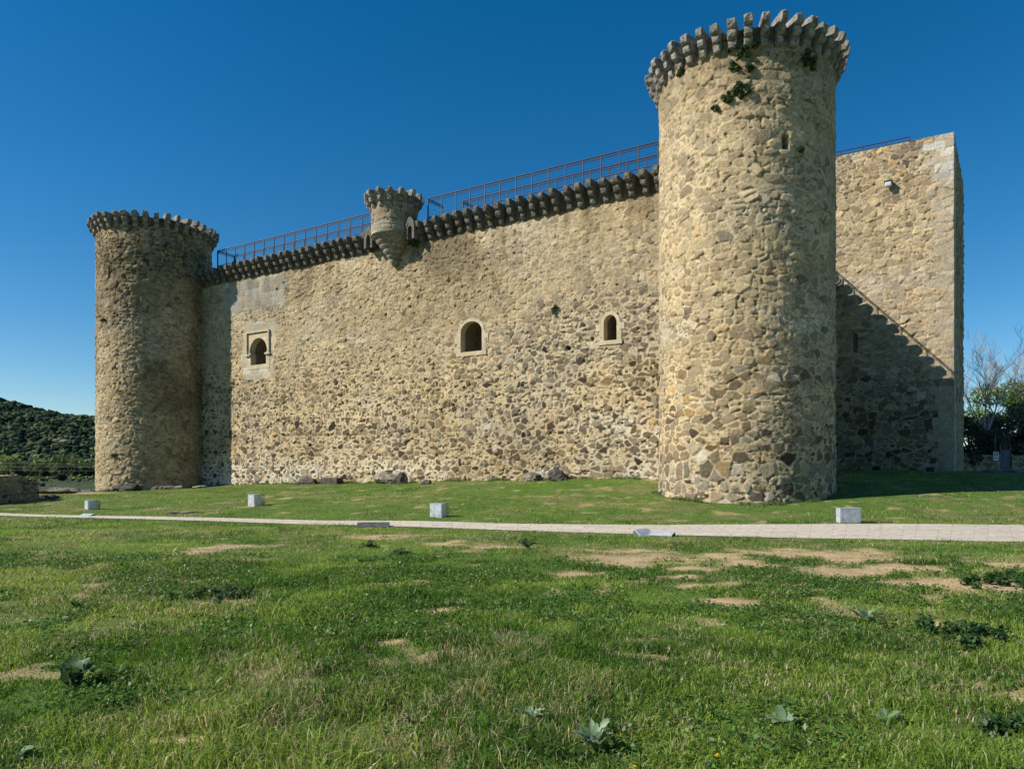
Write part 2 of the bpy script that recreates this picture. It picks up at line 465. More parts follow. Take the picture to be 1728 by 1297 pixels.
# ------------------------------------------------------------------ masonry
PAL = np.array([(0.36, 0.285, 0.175), (0.40, 0.325, 0.21), (0.255, 0.195, 0.125), (0.20, 0.155, 0.11), (0.30, 0.25, 0.18), (0.40, 0.275, 0.13), (0.155, 0.12, 0.095), (0.40, 0.365, 0.30), (0.31, 0.22, 0.145), (0.12, 0.097, 0.088), (0.22, 0.17, 0.11), (0.25, 0.19, 0.12)])
MORTAR = np.array([0.475, 0.365, 0.212])
PAL = PAL * np.array([1.0, 0.94, 0.80])
def masonry(s, t, w=0.36, h=0.21, seed=1, **kw):
    """coursed rubble in which some beds are made up of small packing stones"""
    d0, c0, (ix, iy), m0 = rubble(s, t, w=w, h=h, seed=seed, **kw)
    d1, c1, _, m1 = rubble(s, t, w=w * 0.47, h=h * 0.52, seed=seed + 400, **kw)
    sel = (_h(ix, iy, seed + 77) + 0.35 * (vnoise(s * 0.5, t * 1.5, seed + 78) - 0.5)) > 0.70
    d = np.where(sel, np.minimum(d0, 0.7 * d1), d0)
    c = np.where((sel & (m0 > 0.5))[..., None], c1, c0)
    return d, c, (ix, iy)

def rubble(s, t, w=0.36, h=0.21, seed=1, mort=0.02, wash=0.5, dark=0.0, white=0.0, relief=1.0):
    """heights and colours of coursed rubble at (s, t) metres on a wall face"""
    ws = s + 0.10 * (fbm(s * 2.2, t * 2.2, seed + 50, 2) - 0.5) + 0.035 * (vnoise(s * 9, t * 9, seed + 52) - 0.5)
    wt = t + 0.16 * (fbm(s * 0.8, t * 1.6, seed + 51, 3) - 0.5) + 0.035 * (vnoise(s * 9, t * 9, seed + 53) - 0.5)
    v = wt / h + 1.5 * vnoise(wt * 0.9, 0 * wt, seed + 3)
    iv = np.floor(v)
    f1 = np.full(s.shape, 9.0)
    idx = np.zeros(s.shape); idy = np.zeros(s.shape); lx = np.zeros(s.shape); ly = np.zeros(s.shape)
    cand = []
    for dy in (-1, 0, 1):
        j = iv + dy
        wj = w * (0.60 + 0.85 * _h(j, j * 0 + 7, seed))
        uu = ws / wj + 13.7 * _h(j, j * 0 + 3, seed)
        iu = np.floor(uu)
        for dx in (-1, 0, 1):
            i = iu + dx
            jx = 0.5 + 0.90 * (_h(i, j, seed + 1) - 0.5); jy = 0.5 + 0.45 * (_h(i, j, seed + 2) - 0.5)
            ex = (uu - i - jx) * wj; ey = (v - j - jy) * h * 1.35
            d = ex * ex + ey * ey
            cand.append((ex, ey))
            n1 = d < f1
            idx = np.where(n1, i, idx); idy = np.where(n1, j, idy)
            lx = np.where(n1, ex, lx); ly = np.where(n1, ey, ly)
            f1 = np.where(n1, d, f1)
    e = np.full(s.shape, 9.0)
    for ex, ey in cand:
        bx = lx - ex; by = ly - ey
        L = np.sqrt(bx * bx + by * by)
        e = np.where(L > 1e-6, np.minimum(e, np.abs((0.5 * (lx + ex) * bx + 0.5 * (ly + ey) * by)) / np.maximum(L, 1e-6)), e)
    del cand
    r1 = _h(idx, idy, seed + 11); r2 = _h(idx, idy, seed + 12); r3 = _h(idx, idy, seed + 13); r4 = _h(idx, idy, seed + 14); r5 = _h(idx, idy, seed + 15); r6 = _h(idx, idy, seed + 16)
    rough = fbm(s * 8, t * 8, seed + 21, 3)
    fine_ = fbm(s * 17, t * 21, seed + 22, 2)
    wa = np.broadcast_to(np.asarray(wash, float), s.shape)
    wa = np.clip(wa + 0.55 * (fbm(s * 0.45, t * 0.45, seed + 31, 4) - 0.5) + 0.75 * (r1 - 0.5), 0, 1)
    thr = mort * (0.25 + 2.2 * r4 * r4 * (1.2 - 0.5 * wa)) + 0.055 * (rough - 0.48)
    # corners of some stones are worn round
    m = sstep(thr - 0.005, thr + 0.010, e)
    dome = sstep(thr - 0.004, thr + 0.030, e)
    tilt = ((r5 - 0.5) * lx + (r6 - 0.62) * ly) * 0.30
    proud = 0.012 + 0.040 * (r3 - 0.3) * (0.5 + 0.5 * (r3 > 0.6))
    joint = -0.016 * (1 - wa) * (1 - 0.7 * np.minimum(np.asarray(dark, float), 1.0)) + 0.004 * wa
    disp = relief * (dome * (proud + tilt) + (1 - dome) * joint + 0.030 * (rough - 0.5) + 0.016 * (fine_ - 0.5) + 0.05 * (fbm(s * 0.7, t * 0.7, seed + 23, 3) - 0.5))
    # deep chinks along the beds of some stones
    hole = sstep(0.70, 0.78, vnoise(s * 5, t * 10, seed + 24)) * (1 - dome)
    disp = disp - relief * 0.07 * hole
    pi = np.floor(np.clip(r2 * len(PAL), 0, len(PAL) - 1)).astype(int)
    sc3 = PAL[pi] * (0.62 + 0.70 * r5)[..., None]
    dk = np.broadcast_to(np.asarray(dark, float), s.shape)[..., None]
    sc3 = sc3 * (1 - np.minimum(0.60 * dk, 0.62) * sstep(0.10, 0.5, r6)[..., None])
    mo = MORTAR * (0.76 + 0.48 * fbm(s * 1.3, t * 1.3, seed + 32, 4))[..., None]
    wh = np.broadcast_to(np.asarray(white, float), s.shape)[..., None]
    mo = mo * (1 - wh) + np.array([0.60, 0.53, 0.41]) * wh
    washed = mo * (0.62 + 0.36 * r3[..., None])
    grey = sstep(0.55, 0.72, fbm(s * 0.35, t * 0.35, seed + 35, 3))[..., None]
    washed = washed * (1 - grey) + washed * np.array([0.93, 0.97, 1.07]) * grey
    sc3 = sc3 * (1 - wa[..., None]) + washed * wa[..., None]
    sc3 = sc3 * (0.80 + 0.40 * rough[..., None])
    col = sc3 * m[..., None] + mo * (1 - m[..., None]) * (0.84 + 0.32 * fine_[..., None])
    col = col * (1 - 0.45 * hole[..., None])
    # weathering in patches and in building lifts
    tone = 0.84 + 0.36 * fbm(s * 0.28, t * 0.55, seed + 61, 4) + 0.10 * (vnoise(t * 0.85, t * 0, seed + 62) - 0.5)
    gp_ = (0.32 * sstep(0.46, 0.66, fbm(s * 0.22 + 5, t * 0.30, seed + 63, 4)))[..., None]
    col = col * tone[..., None]
    lum_ = col.mean(-1, keepdims=True)
    col = col * (1 - gp_) + lum_ * np.array([1.09, 1.0, 0.84]) * gp_
    return disp, col, (idx, idy), m

def ashlar(s, t, w=0.62, h=0.36, seed=1):
    v = t / h; j = np.floor(v); u = s / w + 0.5 * (j % 2) + 0.3 * (_h(j, j * 0, seed) - 0.5); i = np.floor(u)
    fx = np.abs(u - i - 0.5); fy = np.abs(v - j - 0.5)
    e = np.minimum((0.5 - fx) * w, (0.5 - fy) * h) + 0.012 * (fbm(s * 8, t * 8, seed + 5, 2) - 0.5)
    m = sstep(0.004, 0.022, e)
    r = _h(i, j, seed + 1); r2 = _h(i, j, seed + 2)
    c = np.array([0.40, 0.35, 0.265]) * (0.72 + 0.45 * r)[..., None]
    g = np.array([0.40, 0.38, 0.325]) * (0.75 + 0.4 * r)[..., None]
    c = np.where((r2 > 0.55)[..., None], g, c)
    mo = MORTAR * 0.95
    col = c * m[..., None] + mo * (1 - m[..., None])
    disp = 0.022 * m + 0.02 * (r - 0.5) * m + 0.012 * (fbm(s * 7, t * 7, seed + 6, 3) - 0.5)
    return disp, col

def mixf(d0, c0, d1, c1, k):
    return d0 * (1 - k) + d1 * k, c0 * (1 - k[..., None]) + c1 * k[..., None]

# ------------------------------------------------------------------ corbels (three stepped rounded stones, cut as one)
def corbel_mesh(name, mat, outs, hs, width, seed):
    rnd = random.Random(seed)
    prof = []
    z = 0
    for o, h in zip(outs, hs):
        r = min(0.17, h * 0.6)
        o += rnd.uniform(-0.05, 0.035)
        prof += [(o - r * 1.05, z), (o - r * 0.55, z + r * 0.10), (o - r * 0.2, z + r * 0.38), (o, z + r * 0.95), (o + 0.005, z + h * 0.82), (o - 0.035, z + h - 0.002)]
        z += h
    prof = [(-0.25, 0)] + prof + [(-0.25, z)]
    bm = bmesh.new()
    secs = [(-width / 2, 0.028), (-width / 2 + 0.025, 0.0), (0.0, -0.006), (width / 2 - 0.025, 0.0), (width / 2, 0.028)]
    zc = z / 2
    rows = []
    for (y, ins) in secs:
        row = []
        for (o, pz) in prof:
            oo = o - ins if o > 0 else o
            zz = pz + (ins * 0.5 if pz < zc else -ins * 0.5)
            j = Vector((rnd.uniform(-1, 1), rnd.uniform(-1, 1), rnd.uniform(-1, 1))) * 0.016
            row.append(bm.verts.new(Vector((oo, y, zz)) + j))
        rows.append(row)
    n = len(prof)
    for a, b2 in zip(rows[:-1], rows[1:]):
        for k in range(n):
            k2 = (k + 1) % n
            bm.faces.new((a[k], b2[k], b2[k2], a[k2]))
    bm.faces.new(rows[0][::-1]); bm.faces.new(rows[-1])
    bmesh.ops.recalc_face_normals(bm, faces=bm.faces)
    me = bpy.data.meshes.new(name); bm.to_mesh(me); bm.free()
    me.materials.append(mat)
    return me
WALL_CORB = [corbel_mesh("corbel", M_CORBEL, (0.22, 0.42, 0.62), (0.30, 0.30, 0.35), 0.25, k) for k in range(9)]
TOWER_CORB = [corbel_mesh("corbel", M_CORBEL_PALE, (0.20, 0.36, 0.52), (0.29, 0.29, 0.32), 0.25, 20 + k) for k in range(9)]
TURR_CORB = [corbel_mesh("corbel", M_CORBEL_PALE, (0.15, 0.30, 0.47), (0.26, 0.26, 0.36), 0.22, 40 + k) for k in range(4)]
def put(meshes, name, loc, ang, parent, rnd, jit=0.02):
    o = bpy.data.objects.new(name, rnd.choice(meshes))
    o.location = Vector(loc) + Vector((0, 0, rnd.uniform(-jit, jit)))
    o.rotation_euler = (rnd.uniform(-0.02, 0.02), rnd.uniform(-0.03, 0.03), ang + rnd.uniform(-0.06, 0.06))
    o.scale = (rnd.uniform(0.88, 1.06), rnd.uniform(0.85, 1.15), rnd.uniform(0.94, 1.04))
    return link(o, parent)

# ------------------------------------------------------------------ round towers
def round_tower(cx, cy, rad, zb, zt, ncor, zc, label, seed, res, wash_fn, slits, flare=0.0):
    root = empty("round_tower", (cx, cy, zb), label, "castle tower", "round towers of the castle")
    face = math.atan2(-cy, -cx)
    fine = np.arange(-R(112), R(112), res / rad)
    coarse = np.linspace(R(112), 2 * PI - R(112), 60, endpoint=False)
    th = np.r_[fine, coarse] + face
    zz = np.arange(zb, zt + res * 0.5, res)
    TH, Z = np.meshgrid(th, zz, indexing='ij')
    S = (TH - face) * rad + 60
    disp, col = wash_fn(S, Z, seed)
    for (px, z0, z1, wd, depth) in slits:
        a0 = math.atan2(*((lambda q: (q[1], q[0]))(ray_circle(px, cx, cy, rad))))
        da = np.abs(((TH - a0 + PI) % (2 * PI)) - PI) * rad
        ins = (da < wd / 2) & (Z > z0) & (Z < z1)
        disp = np.where(ins, -depth, disp)
        col = np.where(ins[..., None], np.array([0.06, 0.05, 0.04]), col)
    # ragged top edge
    rr = rad + disp + flare * np.exp(-np.maximum(Z - zb - 0.6, 0) / 0.5)
    V = np.stack([rr * np.cos(TH), rr * np.sin(TH), Z - zb + np.where(Z > zt - 0.3, 0.16 * (fbm(S * 2.0, S * 0, seed + 90, 3) - 0.5), 0)], -1).reshape(-1, 3)
    col = col * (1 - 0.45 * sstep(zc + 0.05, zc + 0.25, Z))[..., None]  # shade in the corbel gaps, painted into the shaft colour
    q = grid_quads(len(th), len(zz), wrap=True)
    # closing lid
    nv = len(V)
    V = np.vstack([V, [[0, 0, zt - zb - 0.05]]])
    top = np.arange(len(th)) * len(zz) + len(zz) - 1
    tri = np.stack([top, np.roll(top, -1), np.full(len(th), nv)], -1)
    colf = np.vstack([col.reshape(-1, 3), [[0.3, 0.26, 0.2]]])
    np_mesh("shaft", V, quads=q, tris=tri, mat=M_STONE, col=colf, parent=root)
    rnd = random.Random(seed)
    for k in range(ncor):
        a = 2 * PI * k / ncor + 0.05
        put(TOWER_CORB, "corbel", (math.cos(a) * (rad - 0.02), math.sin(a) * (rad - 0.02), zc - zb), a, root, rnd)
    return root
def ray_circle(px, cx, cy, rad):
    """direction from the centre of the tower to the point seen at px"""
    r = (px - CX) / F_PX
    d = np.array([r, 1.0]) / math.hypot(r, 1)
    o = np.array([-cx, -cy]); b = o @ d; c = o @ o - rad * rad
    t = -b - math.sqrt(max(b * b - c, 0))
    return d * t + o

def near_style(S, Z, seed):
    d0, c0, _ = masonry(S, Z, w=0.46, h=0.27, seed=seed, mort=0.028, wash=np.clip(0.24 + 0.085 * (Z - 3) , 0.16, 0.76), dark=np.clip(0.75 - 0.10 * (Z - 2), 0.0, 0.75), white=0.55 * np.exp(-((Z - 6.4) / 0.45) ** 2) * sstep(0.4, 0.6, fbm(S * 0.8, Z * 0.5, 9, 3)), relief=0.66)
    # the darker band right below the corbels
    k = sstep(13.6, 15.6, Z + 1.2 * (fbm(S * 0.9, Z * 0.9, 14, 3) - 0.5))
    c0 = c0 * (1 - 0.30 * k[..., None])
    return d0, c0
def far_style(S, Z, seed):
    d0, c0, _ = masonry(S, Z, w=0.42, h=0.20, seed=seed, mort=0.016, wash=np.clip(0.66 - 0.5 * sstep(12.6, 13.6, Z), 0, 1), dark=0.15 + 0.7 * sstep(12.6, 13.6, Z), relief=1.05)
    st = sstep(0.52, 0.66, fbm(S * 0.45, Z * 0.22, 18, 4)) * sstep(3, 6, Z) * 0.35
    c0 = c0 * (1 - st[..., None])
    return d0, c0 * 0.92
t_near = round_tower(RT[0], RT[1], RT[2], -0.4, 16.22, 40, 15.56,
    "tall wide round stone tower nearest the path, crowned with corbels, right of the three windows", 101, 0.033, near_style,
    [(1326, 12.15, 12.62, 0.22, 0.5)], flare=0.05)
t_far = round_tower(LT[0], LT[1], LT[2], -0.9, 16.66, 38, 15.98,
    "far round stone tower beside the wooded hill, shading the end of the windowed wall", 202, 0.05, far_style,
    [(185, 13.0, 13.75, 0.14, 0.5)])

# ------------------------------------------------------------------ windowed curtain wall
U0, U1 = -44.0, -6.4
root_w = empty("curtain_wall", W((U0 + U1) / 2, C_WALL, 0), "long tan rubble stone wall with three arched windows between the two round towers", "castle wall")
OFFW = root_w.location
def arch_pts(u0, u1, z0, zs, zt, n=10):
    pts = [(u0, z0), (u0, zs)]
    uc_, ru = (u0 + u1) / 2, (u1 - u0) / 2
    for k in range(1, n):
        a = PI * (1 - k / n)
        pts.append((uc_ + ru * math.cos(a), zs + (zt - zs) * math.sin(a)))
    return pts + [(u1, zs), (u1, z0)]
def px_rect(px0, px1, pyb, pys, pyt, c=C_WALL):
    a, Ya = plane_at(px0, c); b, Yb = plane_at(px1, c); Ym = (Ya + Yb) / 2
    return a, b, z_at(pyb, Ym), z_at(pys, Ym), z_at(pyt, Ym)
win1 = px_rect(423.5, 449.5, 615, 594, 570)
win2 = px_rect(777.7, 813.6, 593, 560, 542)
win3 = px_rect(1019, 1041, 574, 545, 531)
us = np.arange(U0, U1, 0.036)
zz = np.arange(-0.6, WALL_TOP + 0.01, 0.036)
Ug, Zg = np.meshgrid(us, zz, indexing='ij')
lowness = 1 - sstep(5.0, 9.5, Zg - 1.6 * sstep(-22, -12, Ug) + 2.2 * (fbm(Ug * 0.25, Zg * 0.25, 3, 3) - 0.5))
rightish = sstep(-24, -12, Ug)
wash = 0.74 - 0.66 * lowness * (0.8 + 0.2 * rightish)
white = 0.7 * np.exp(-np.maximum(Zg - 1.4, 0) / 0.35) * sstep(0.40, 0.58, fbm(Ug * 0.22, Zg * 0.4, 14, 3) + 0.12 * (np.abs(Ug + 22) > 9)) + 0.8 * np.exp(-((Zg - 3.0) / 0.8) ** 2) * sstep(0.46, 0.62, fbm(Ug * 0.5, Zg * 0.8, 4, 3)) * rightish
d_, c_, _ = masonry(Ug, Zg, w=0.40, h=0.24, seed=31, mort=0.014 + 0.026 * lowness, wash=wash, dark=1.15 * lowness, white=np.clip(white, 0, 0.6), relief=0.72)
# small-stone upper zone
d2, c2, _ = masonry(Ug, Zg, w=0.36, h=0.20, seed=37, mort=0.012, wash=0.82, dark=0.0, relief=0.78)
k = sstep(8.0, 9.5, Zg + 3.0 * (fbm(Ug * 0.3, Zg * 0.3, 8, 2) - 0.5)) * (1 - sstep(-20, -12, Ug) * 0.8)
d_, c_ = mixf(d_, c_, d2, c2, k)
# squared ashlar patch in the top left corner
ua, Ya = plane_at(398, C_WALL); ub, Yb = plane_at(482, C_WALL)
za = z_at(520, (Ya + Yb) / 2); zb_ = z_at(476, (Ya + Yb) / 2)
da, ca = ashlar(Ug, Zg, 0.52, 0.36, 5)
jag = 0.5 * (_h(np.floor(Zg / 0.40), np.floor(Ug * 0), 77) - 0.5)
ca = ca * 0.84
k = (sstep(ua - 1.2, ua - 1.1, Ug) * (1 - sstep(ub - 0.05, ub, Ug + jag)) * sstep(za - 0.05, za, Zg) * (1 - sstep(zb_ + 0.2, zb_ + 0.3, Zg)))
d_, c_ = mixf(d_, c_, da, ca, k)
# dressed blocks round the horseshoe window
w1u0, w1u1, w1z0, w1zs, w1zt = win1
jag2 = 0.35 * (_h(np.floor(Zg / 0.42), np.floor(Ug * 0), 78) - 0.5)
k = ((Ug + jag2 > w1u0 - 0.75) & (Ug + jag2 < w1u1 + 0.75) & (Zg > w1z0 - 0.85) & (Zg < w1zt + 0.95)).astype(float)
da, ca = ashlar(Ug, Zg, 0.75, 0.42, 9)
d_, c_ = mixf(d_, c_, da * 0.6, ca * np.array([1.1, 1.05, 0.95]), k)
gap_shade = sstep(12.85, 13.0, Zg); c_ = c_ * (1 - 0.6 * gap_shade[..., None])      # shade between the corbels, darkened into the stone colour
stain = sstep(0.48, 0.66, fbm(Ug * 0.9, Zg * 0.12, 19, 4)) * sstep(9.0, 12.5, Zg) * 0.35 + sstep(0.5, 0.64, fbm(Ug * 0.18, Zg * 0.2, 29, 4)) * 0.16
c_ = c_ * (1 - stain[..., None])
# putlog holes and lost stones
rh = random.Random(3)
for _ in range(16):
    hu, hz_ = rh.uniform(-42, -9), rh.uniform(2.5, 12.3); hr = rh.uniform(0.05, 0.10)
    hk = ((np.abs(Ug - hu) / hr) ** 3 + (np.abs(Zg - hz_) / (hr * 0.8)) ** 3) < 1 + 0.8 * (vnoise(Ug * 9, Zg * 9, 5) - 0.5)
    d_ = np.where(hk, -0.30, d_); c_ = np.where(hk[..., None], c_ * 0.5, c_)
P = np.stack(W(Ug, C_WALL - d_, Zg), -1).reshape(-1, 3)
q = grid_quads(len(us), len(zz))
cu = Ug[:-1, :-1].ravel() + 0.018; cz = Zg[:-1, :-1].ravel() + 0.018
def in_arch(w, e):
    u0, u1, z0, zs, zt = w
    um, ru = (u0 + u1) / 2, (u1 - u0) / 2 + e
    body = (np.abs(cu - um) < ru) & (cz > z0 - e) & (cz < zs)
    cap = (cz >= zs) & (((cu - um) / ru) ** 2 + ((cz - zs) / (zt - zs + e)) ** 2 < 1)
    return body | cap
keepf = ~(in_arch(win1, 0.14) | in_arch(win2, 0.05) | in_arch(win3, 0.05))
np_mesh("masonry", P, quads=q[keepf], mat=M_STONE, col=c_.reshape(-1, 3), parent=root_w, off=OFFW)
mb = MB()
def wbox(mb, u0, u1, c0, c1, z0, z1):
    vs = [W(u, c, z) for u in (u0, u1) for c in (c0, c1) for z in (z0, z1)]
    mb.add(vs, [(0, 1, 3, 2), (4, 6, 7, 5), (0, 4, 5, 1), (2, 3, 7, 6), (0, 2, 6, 4), (1, 5, 7, 3)])
wbox(mb, U0, U1, C_WALL + 1.25, C_WALL + 2.4, -0.8, WALL_TOP - 0.25)
wbox(mb, U0, U1, C_WALL + 0.06, C_WALL + 2.4, WALL_TOP - 0.24, WALL_TOP - 0.02)
mb.build("wall_walk", M_INNER, root_w, OFFW)
# corbel row
rnd = random.Random(5)
TUR_U = plane_at(668, C_WALL)[0]
out_ang = math.atan2(-CA, -SA)
u = -8.3
while u > -43.2:
    if abs(u - TUR_U) > 1.15:
        put(WALL_CORB, "corbel", Vector(W(u, C_WALL + 0.02, 12.95)) - OFFW, out_ang, root_w, rnd)
    u -= 0.60
# windows
def window(w, margin, sill, back_slant, name="window", alfiz=False):
    u0, u1, z0, zs, zt = w
    inner = arch_pts(u0, u1, z0, zs, zt)
    if alfiz:     # a horseshoe arch: the curve bulges past the jambs
        um, ru = (u0 + u1) / 2, (u1 - u0) / 2 + 0.10
        inner = [(u0, z0), (u0, zs - 0.02), (um - ru, zs)]
        for kk in range(1, 12):
            a = PI * (1 - kk / 12)
            inner.append((um + ru * math.cos(a), zs + (zt - zs) * math.sin(a) + 0.06 * 0))
        inner += [(um + ru, zs), (u1, zs - 0.02), (u1, z0)]
    um = (u0 + u1) / 2
    n = len(inner)
    if alfiz:
        hw = (u1 - u0) / 2 + 0.30
        outer = []
        for (pu, pz) in inner:
            if pz <= zs:
                outer.append((um - hw if pu < um else um + hw, pz if pz > z0 else z0 - sill))
            else:
                a = math.atan2(pz - zs, pu - um)
                kx = hw / max(abs(math.cos(a)), 1e-3); kz = (zt - zs + 0.28) / max(abs(math.sin(a)), 1e-3)
                kk = min(kx, kz)
                outer.append((um + kk * math.cos(a), zs + kk * math.sin(a)))
    else:
        rnd_ = random.Random(int(u0 * 10))
        outer = arch_pts(u0 - margin, u1 + margin, z0 - sill, zs, zt + margin * 0.95)
    wr = bpy.data.objects.new(name, None)
    wr.empty_display_size = 0.3
    wr.location = Vector(W(um, C_WALL, z0)) - OFFW
    link(wr, root_w)
    OFF = Vector(W(um, C_WALL, z0))
    cf = C_WALL - 0.03
    fr = MB()
    vs = [W(a, cf, b) for a, b in outer] + [W(a, cf, b) for a, b in inner] + [W(a, C_WALL + 0.35, b) for a, b in outer] + [W(a, C_WALL + 0.38, b) for a, b in inner]
    fs = []
    for i in range(n):
        j = (i + 1) % n
        fs += [(i, j, n + j, n + i), (2 * n + i, i, j, 2 * n + j)[::-1], (n + i, n + j, 3 * n + j, 3 * n + i)]
    fr.add(vs, fs)
    fr.build("frame", M_ASHLAR, wr, OFF)
    rv = MB()
    dpt = 1.2
    sl_ = back_slant
    vs = [W(a, C_WALL + 0.37, b) for a, b in inner] + [W(um + (a - um) * 1.0 + sl_, C_WALL + dpt, b) for a, b in inner]
    fs = [(i, (i + 1) % n, n + (i + 1) % n, n + i) for i in range(n)] + [tuple(range(n, 2 * n))]
    rv.add(vs, fs)
    rv.build("embrasure", M_INNER, wr, OFF)
    if alfiz:
        al = MB()
        hw = (u1 - u0) / 2 + 0.34; t_ = 0.09; zt_ = zt + 0.32
        wbox(al, um - hw, um + hw, C_WALL - 0.12, C_WALL + 0.05, zt_, zt_ + t_)
        wbox(al, um - hw, um - hw + t_, C_WALL - 0.12, C_WALL + 0.05, zs - 0.1, zt_)
        wbox(al, um + hw - t_, um + hw, C_WALL - 0.12, C_WALL + 0.05, zs - 0.1, zt_)
        wbox(al, um - hw - 0.08, u0 + 0.02, C_WALL - 0.14, C_WALL + 0.3, zs - 0.19, zs - 0.1)
        wbox(al, u1 - 0.02, um + hw + 0.08, C_WALL - 0.14, C_WALL + 0.3, zs - 0.19, zs - 0.1)
        al.build("moulding", M_ASHLAR, wr, OFF)
    else:
        si = MB()
        wbox(si, u0 - margin - 0.10, u1 + margin + 0.10, C_WALL - 0.045, C_WALL + 0.3, z0 - sill, z0 - 0.004)
        si.build("sill", M_ASHLAR, wr, OFF)
        jb = MB()   # a few jamb stones of uneven length
        zc_ = z0
        kk = 0
        while zc_ < zs - 0.1:
            hh = min(0.42, zs - zc_)
            ex = 0.16 if kk % 2 else 0.02
            for sgn, e0 in ((-1, u0 - margin), (1, u1 + margin)):
                a, b2 = sorted((e0 + sgn * 0.003, e0 + sgn * (ex + 0.05)))
                wbox(jb, a, b2, C_WALL - 0.028 - 0.006 * (kk % 2), C_WALL + 0.2, zc_ + 0.01, zc_ + hh - 0.01)
            zc_ += hh; kk += 1
        jb.build("jamb_stones", M_ASHLAR, wr, OFF)
    return wr
wa_ = window(win1, 0.2, 0.25, 0.35, alfiz=True); wa_["label"] = "horseshoe arched window in a square moulding"
wb_ = window(win2, 0.16, 0.20, 0.25); wb_["label"] = "widest round arched window with pale stone surround"
wc_ = window(win3, 0.15, 0.18, 0.25); wc_["label"] = "narrow arched window next to the near tower"

# bartizan turret on the wall
TC = C_WALL - 0.12
TR = 1.17
tr = bpy.data.objects.new("turret", None); tr.empty_display_size = 0.3
TOFF = Vector(W(TUR_U, TC, 11.95))
tr.location = TOFF - OFFW
tr["label"] = "small round corbelled turret hanging from the wall top"
link(tr, root_w)
th = np.linspace(0, 2 * PI, 190, endpoint=False)
zz = np.arange(1.45, 3.52, 0.035)
TH, Z = np.meshgrid(th, zz, indexing='ij')
dd, cc = ashlar(TH * TR, Z, 0.55, 0.20, 15)
d3, c3, _ = masonry(TH * TR, Z, w=0.4, h=0.14, seed=55, mort=0.01, wash=0.4, relief=0.8)
kz = ((Z > 1.95) & (Z < 2.75)).astype(float) * 0.8
dd, cc = mixf(dd, cc, d3, c3, kz)
cc = cc * 0.78
hole = (np.abs(((TH - (math.atan2(-CA, -SA) - 0.45) + PI) % (2 * PI)) - PI) * TR < 0.09) & (Z > 1.95) & (Z < 2.2)
dd = np.where(hole, -0.4, dd); cc = np.where(hole[..., None], 0.05, cc)
rr = TR + dd
V = np.stack([rr * np.cos(TH), rr * np.sin(TH), Z], -1).reshape(-1, 3)
V = np.vstack([V, [[0, 0, 3.4]]])
top = np.arange(len(th)) * len(zz) + len(zz) - 1
np_mesh("drum", V, quads=grid_quads(len(th), len(zz), True), tris=np.stack([top, np.roll(top, -1), np.full(len(th), len(V) - 1)], -1), mat=M_STONE, col=np.vstack([cc.reshape(-1, 3), [[0.3, 0.27, 0.2]]]), parent=tr)
# stepped rings under the drum
prof = []
rings = [(0.10, 0.30, 0.0), (0.24, 0.25, 0.30), (0.42, 0.25, 0.55), (0.60, 0.24, 0.80), (0.79, 0.25, 1.04), (1.00, 0.21, 1.29)]
for (r0, h, z0) in rings:
    for k in range(7):
        f = k / 6
        prof.append((r0 + 0.15 * math.sin(PI * min(f * 0.62, 0.5)) , z0 + h * f))
prof = [(0.0, -0.05), (0.08, -0.03)] + prof + [(TR + 0.03, 1.5)]
prof = np.array(prof)
TH, K = np.meshgrid(th[::2], np.arange(len(prof)), indexing='ij')
RR = prof[K, 0] + 0.015 * (vnoise(TH * 6, K * 0.7, 3) - 0.5); ZZ = prof[K, 1] + 0.02 * (vnoise(TH * 4, K * 0.5, 4) - 0.5)
V = np.stack([RR * np.cos(TH), RR * np.sin(TH), ZZ], -1).reshape(-1, 3)
np_mesh("corbelled_base", V, quads=grid_quads(len(th[::2]), len(prof), True), mat=M_CORBEL_PALE, parent=tr)
rnd = random.Random(9)
for k in range(15):
    a = 2 * PI * k / 15 + 0.1
    put(TURR_CORB, "corbel", (math.cos(a) * (TR - 0.03), math.sin(a) * (TR - 0.03), 2.68), a, tr, rnd, 0.015)
for sgn in (-1, 1):      # little arched stones bridging turret and corbel row
    ar = MB()
    uu0 = TUR_U + sgn * 1.12; uu1 = TUR_U + sgn * 1.70
    a, b2 = min(uu0, uu1), max(uu0, uu1)
    inn = arch_pts(a + 0.16, b2 - 0.14, 13.0, 13.45, 13.68, 8)
    ou = arch_pts(a, b2, 13.0, 13.62, 14.12, 8)
    ou = [(pu, min(pz * 1.0, 14.12)) for pu, pz in ou]
    n = len(inn)
    c0, c1 = C_WALL - 0.58, C_WALL + 0.1
    vs = [W(p, c0, z) for p, z in ou] + [W(p, c0, z) for p, z in inn] + [W(p, c1, z) for p, z in ou] + [W(p, c1, z) for p, z in inn]
    fs = []
    for i in range(n - 1):
        j = i + 1
        fs += [(i, j, n + j, n + i), (2 * n + i, 3 * n + i, 3 * n + j, 2 * n + j), (i, 2 * n + i, 2 * n + j, j), (n + i, n + j, 3 * n + j, 3 * n + i)]
    ar.add(vs, fs)
    ar.build("arch_stone", M_CORBEL, tr, TOFF)

